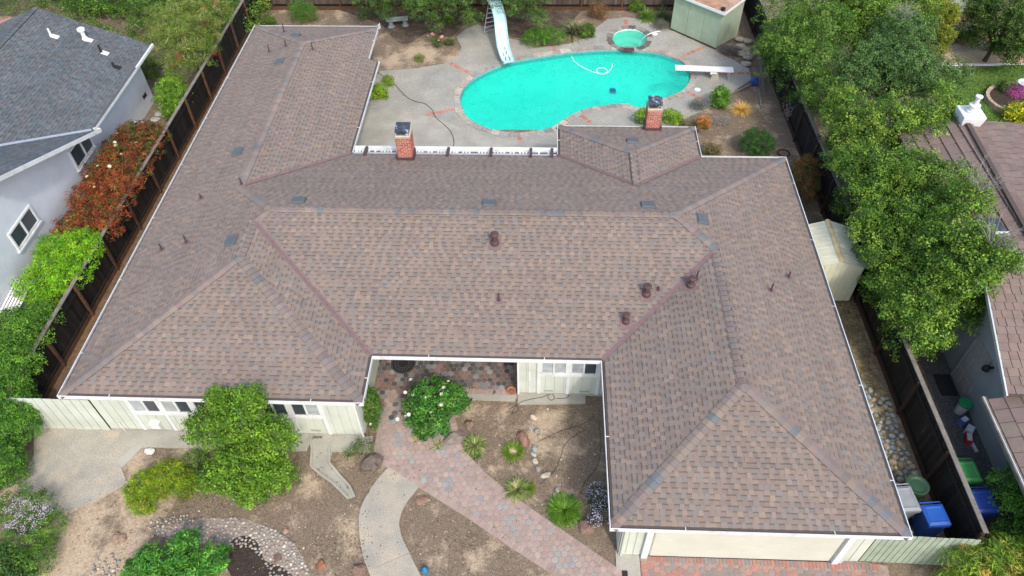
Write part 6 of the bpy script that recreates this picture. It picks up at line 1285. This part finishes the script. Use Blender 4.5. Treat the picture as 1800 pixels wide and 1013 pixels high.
for k in range(12):
    a = g.uniform(0, 6.28); q = Vector((p.x+math.cos(a)*g.uniform(.3, .75), p.y+math.sin(a)*g.uniform(.3, .9), g.uniform(.9, 1.7))); s = Vector((p.x, p.y, 0)); b.tube([s, s.lerp(q, .5)+Vector((g.uniform(-.1, .1), 0, .1)), q], .02, 5, .006)
    for j in range(6): m0 = s.lerp(q, g.uniform(.4, 1)); b.tube([m0, m0+Vector((g.uniform(-.35, .35), g.uniform(-.35, .35), g.uniform(0, .4)))], .009, 3, .003)
b.build('branches', M['graybark'], t)
bush('planter_bush', 'bright green bush in the planting gap at the patio edge', 667, 172, .35, .38, 2600, .09, [(.15, .27, .025), (.20, .32, .03), (.10, .19, .02)], h=.35)
bush('planter_bush', 'pale green tuft just above the bright bush at the deck edge', 682, 150, .25, .26, 1200, .08, [(.18, .24, .05), (.12, .20, .03)], h=.25)
bush('far_bush', 'feathery green bush just behind the far left roof edge', 535, 36, .55, .75, 6500, .09, [(.06, .15, .025), (.085, .19, .03), (.045, .11, .02)], h=.6, aspect=.2)
bush('far_bush', 'low green tuft at the far left roof corner', 478, 42, .2, .3, 1000, .07, GREEN, h=.25)
bush('far_bush', 'variegated yellow green climbing bush on the far left fence corner', 466, 20, .9, .35, 2600, .11, [(.20, .28, .05), (.30, .34, .12), (.10, .18, .03)], h=.9)
bush('far_bush', 'small sage green bush on the bare soil left of the stone bench', 640, 33, .2, .28, 900, .08, [(.12, .18, .08), (.09, .14, .06)], h=.2)
bush('far_bush', 'small leafy weed between the bench and the slide', 791, 43, .25, .26, 900, .08, GREEN, h=.25)
bush('far_bush', 'dark green bush against the far fence near the variegated climber', 500, 8, .5, .5, 2600, .09, DARK)
rs = bush('rose_shrub', 'small rose with pink blooms on the bare soil near the pool', 768, 84, .3, .30, 700, .07, [(.05, .10, .03), (.08, .13, .04)], h=.3)
flowers(rs, [P3(x, y, z) for x, y, z in [(760,60,.7),(752,64,.6),(763,62,.65),(774,68,.6),(777,65,.6),(771,72,.55)]], .09, (.75, .38, .32), 'rose')
bush('far_bush', 'low dull green weed on the bare soil left of the deck', 738, 108, .15, .24, 900, .06, [(.09, .14, .04), (.12, .16, .05)], h=.18)
bush('rose_shrub', 'second small rose beside the pink roses near the deck curve', 790, 80, .2, .28, 600, .07, [(.06, .09, .03), (.09, .11, .04)], h=.22)
for i, (px, py, z, r, lab) in enumerate([(738, 16, 2.0, 1.3, 'drooping conifer branch mass above the stone bench'), (655, 0, 2.2, 1.2, 'drooping conifer at the top edge left of the bench'), (805, 8, 2.4, 1.25, 'drooping conifer at the top edge left of the slide'), (928, 10, 2.2, 1.25, 'drooping conifer hanging right of the slide'), (872, -14, 3.0, 1.4, 'tall conifer behind the slide at the top edge')]):
    p = G(px, py, z); plant('conifer', lab, 'tree', (p.x, 27.7, 0), [(p.x, p.y+.1, z-.1, r*.8, r*.6, .75), (p.x-.5*r, p.y+.9, z+.4, r, r, 1.0), (p.x+.5*r, p.y+1.0, z+.6, r, r, 1.0), (p.x, p.y+2.0, z+1.6, r*1.3, r*1.3, 1.3), (p.x+.55*r, p.y-.15, z-.7, r*.45, r*.4, .5), (p.x-.1, 27.5, z+.6, r*1.3, 1.0, 1.6)], 22000, .12, [(.042, .095, .02), (.06, .125, .028), (.03, .07, .018), (.085, .15, .04)], trunk=(.16, 5), clump=.14, aspect=.22, droop=.9, group='drooping conifers at the far fence')
# right neighbour garden
for i, (px, py, r, pal, lab) in enumerate([(1700, 75, .45, GREEN+[(.2, .22, .08)], 'low variegated shrub behind the tan garden path'), (1728, 62, .5, [(.26, .30, .10), (.12, .16, .04), (.34, .36, .16)], 'pale yellow green shrub under the dark corner tree'), (1672, 68, .4, DARK, 'small dark shrub by the leaning green fence'), (1748, 88, .35, DARK, 'little dark mound at the garden path edge')]):
    bush('garden_shrub', lab, px, py, .3, r, 2200, .08, pal, h=.3)
bush('yellow_shrub', 'yellow flowering shrub on the lawn behind the tile roof', 1785, 212, .4, .6, 4000, .09, [(.30, .34, .02), (.42, .42, .03), (.12, .22, .02)], h=.45)
bush('pink_flowers', 'magenta flower mound inside the round bed', 1783, 172, .35, .48, 3600, .05, [(.42, .06, .38), (.50, .10, .46), (.34, .05, .32), (.08, .14, .04)], h=.3)
bush('bed_shrub', 'dark green shrub at the left side of the round bed', 1762, 165, .35, .38, 1800, .07, DARK, h=.3)
g = np.random.default_rng(3); LP = G2([(1640,128),(1800,112),(1990,112),(1990,360),(1700,300)]); pts = []
xs = [p[0] for p in LP]; ys = [p[1] for p in LP]
while len(pts) < 26000:
    x, y = g.uniform(min(xs), max(xs)), g.uniform(min(ys), max(ys))
    if inside((x, y), LP) and ((x-c.x if False else 0) == 0): pts.append((x, y))
pts = np.array(pts); n = len(pts); a = g.uniform(0, 6.283, n); L = g.uniform(.05, .10, n); w_ = .018; base = np.column_stack([pts, np.full(n, .02)]); out = np.column_stack([np.cos(a), np.sin(a), np.zeros(n)]); sd = np.column_stack([-np.sin(a), np.cos(a), np.zeros(n)])*w_
tip = base+out*(L*.6)[:, None]+np.array([0, 0, 1])*(L*.8)[:, None]; v = np.stack([base-sd, base+sd, tip], 1).reshape(-1, 3); col = np.array([(.12, .27, .03), (.15, .32, .035), (.09, .22, .025), (.20, .33, .05)])[g.integers(0, 4, n)]*g.uniform(.8, 1.2, (n, 1))
tag(link('lawn_grass', rawmesh('lawn_grass', v, np.arange(3*n).reshape(n, 3), M['leaf'], col)), 'mown green lawn behind the right neighbour\'s house', None, None, 'stuff')
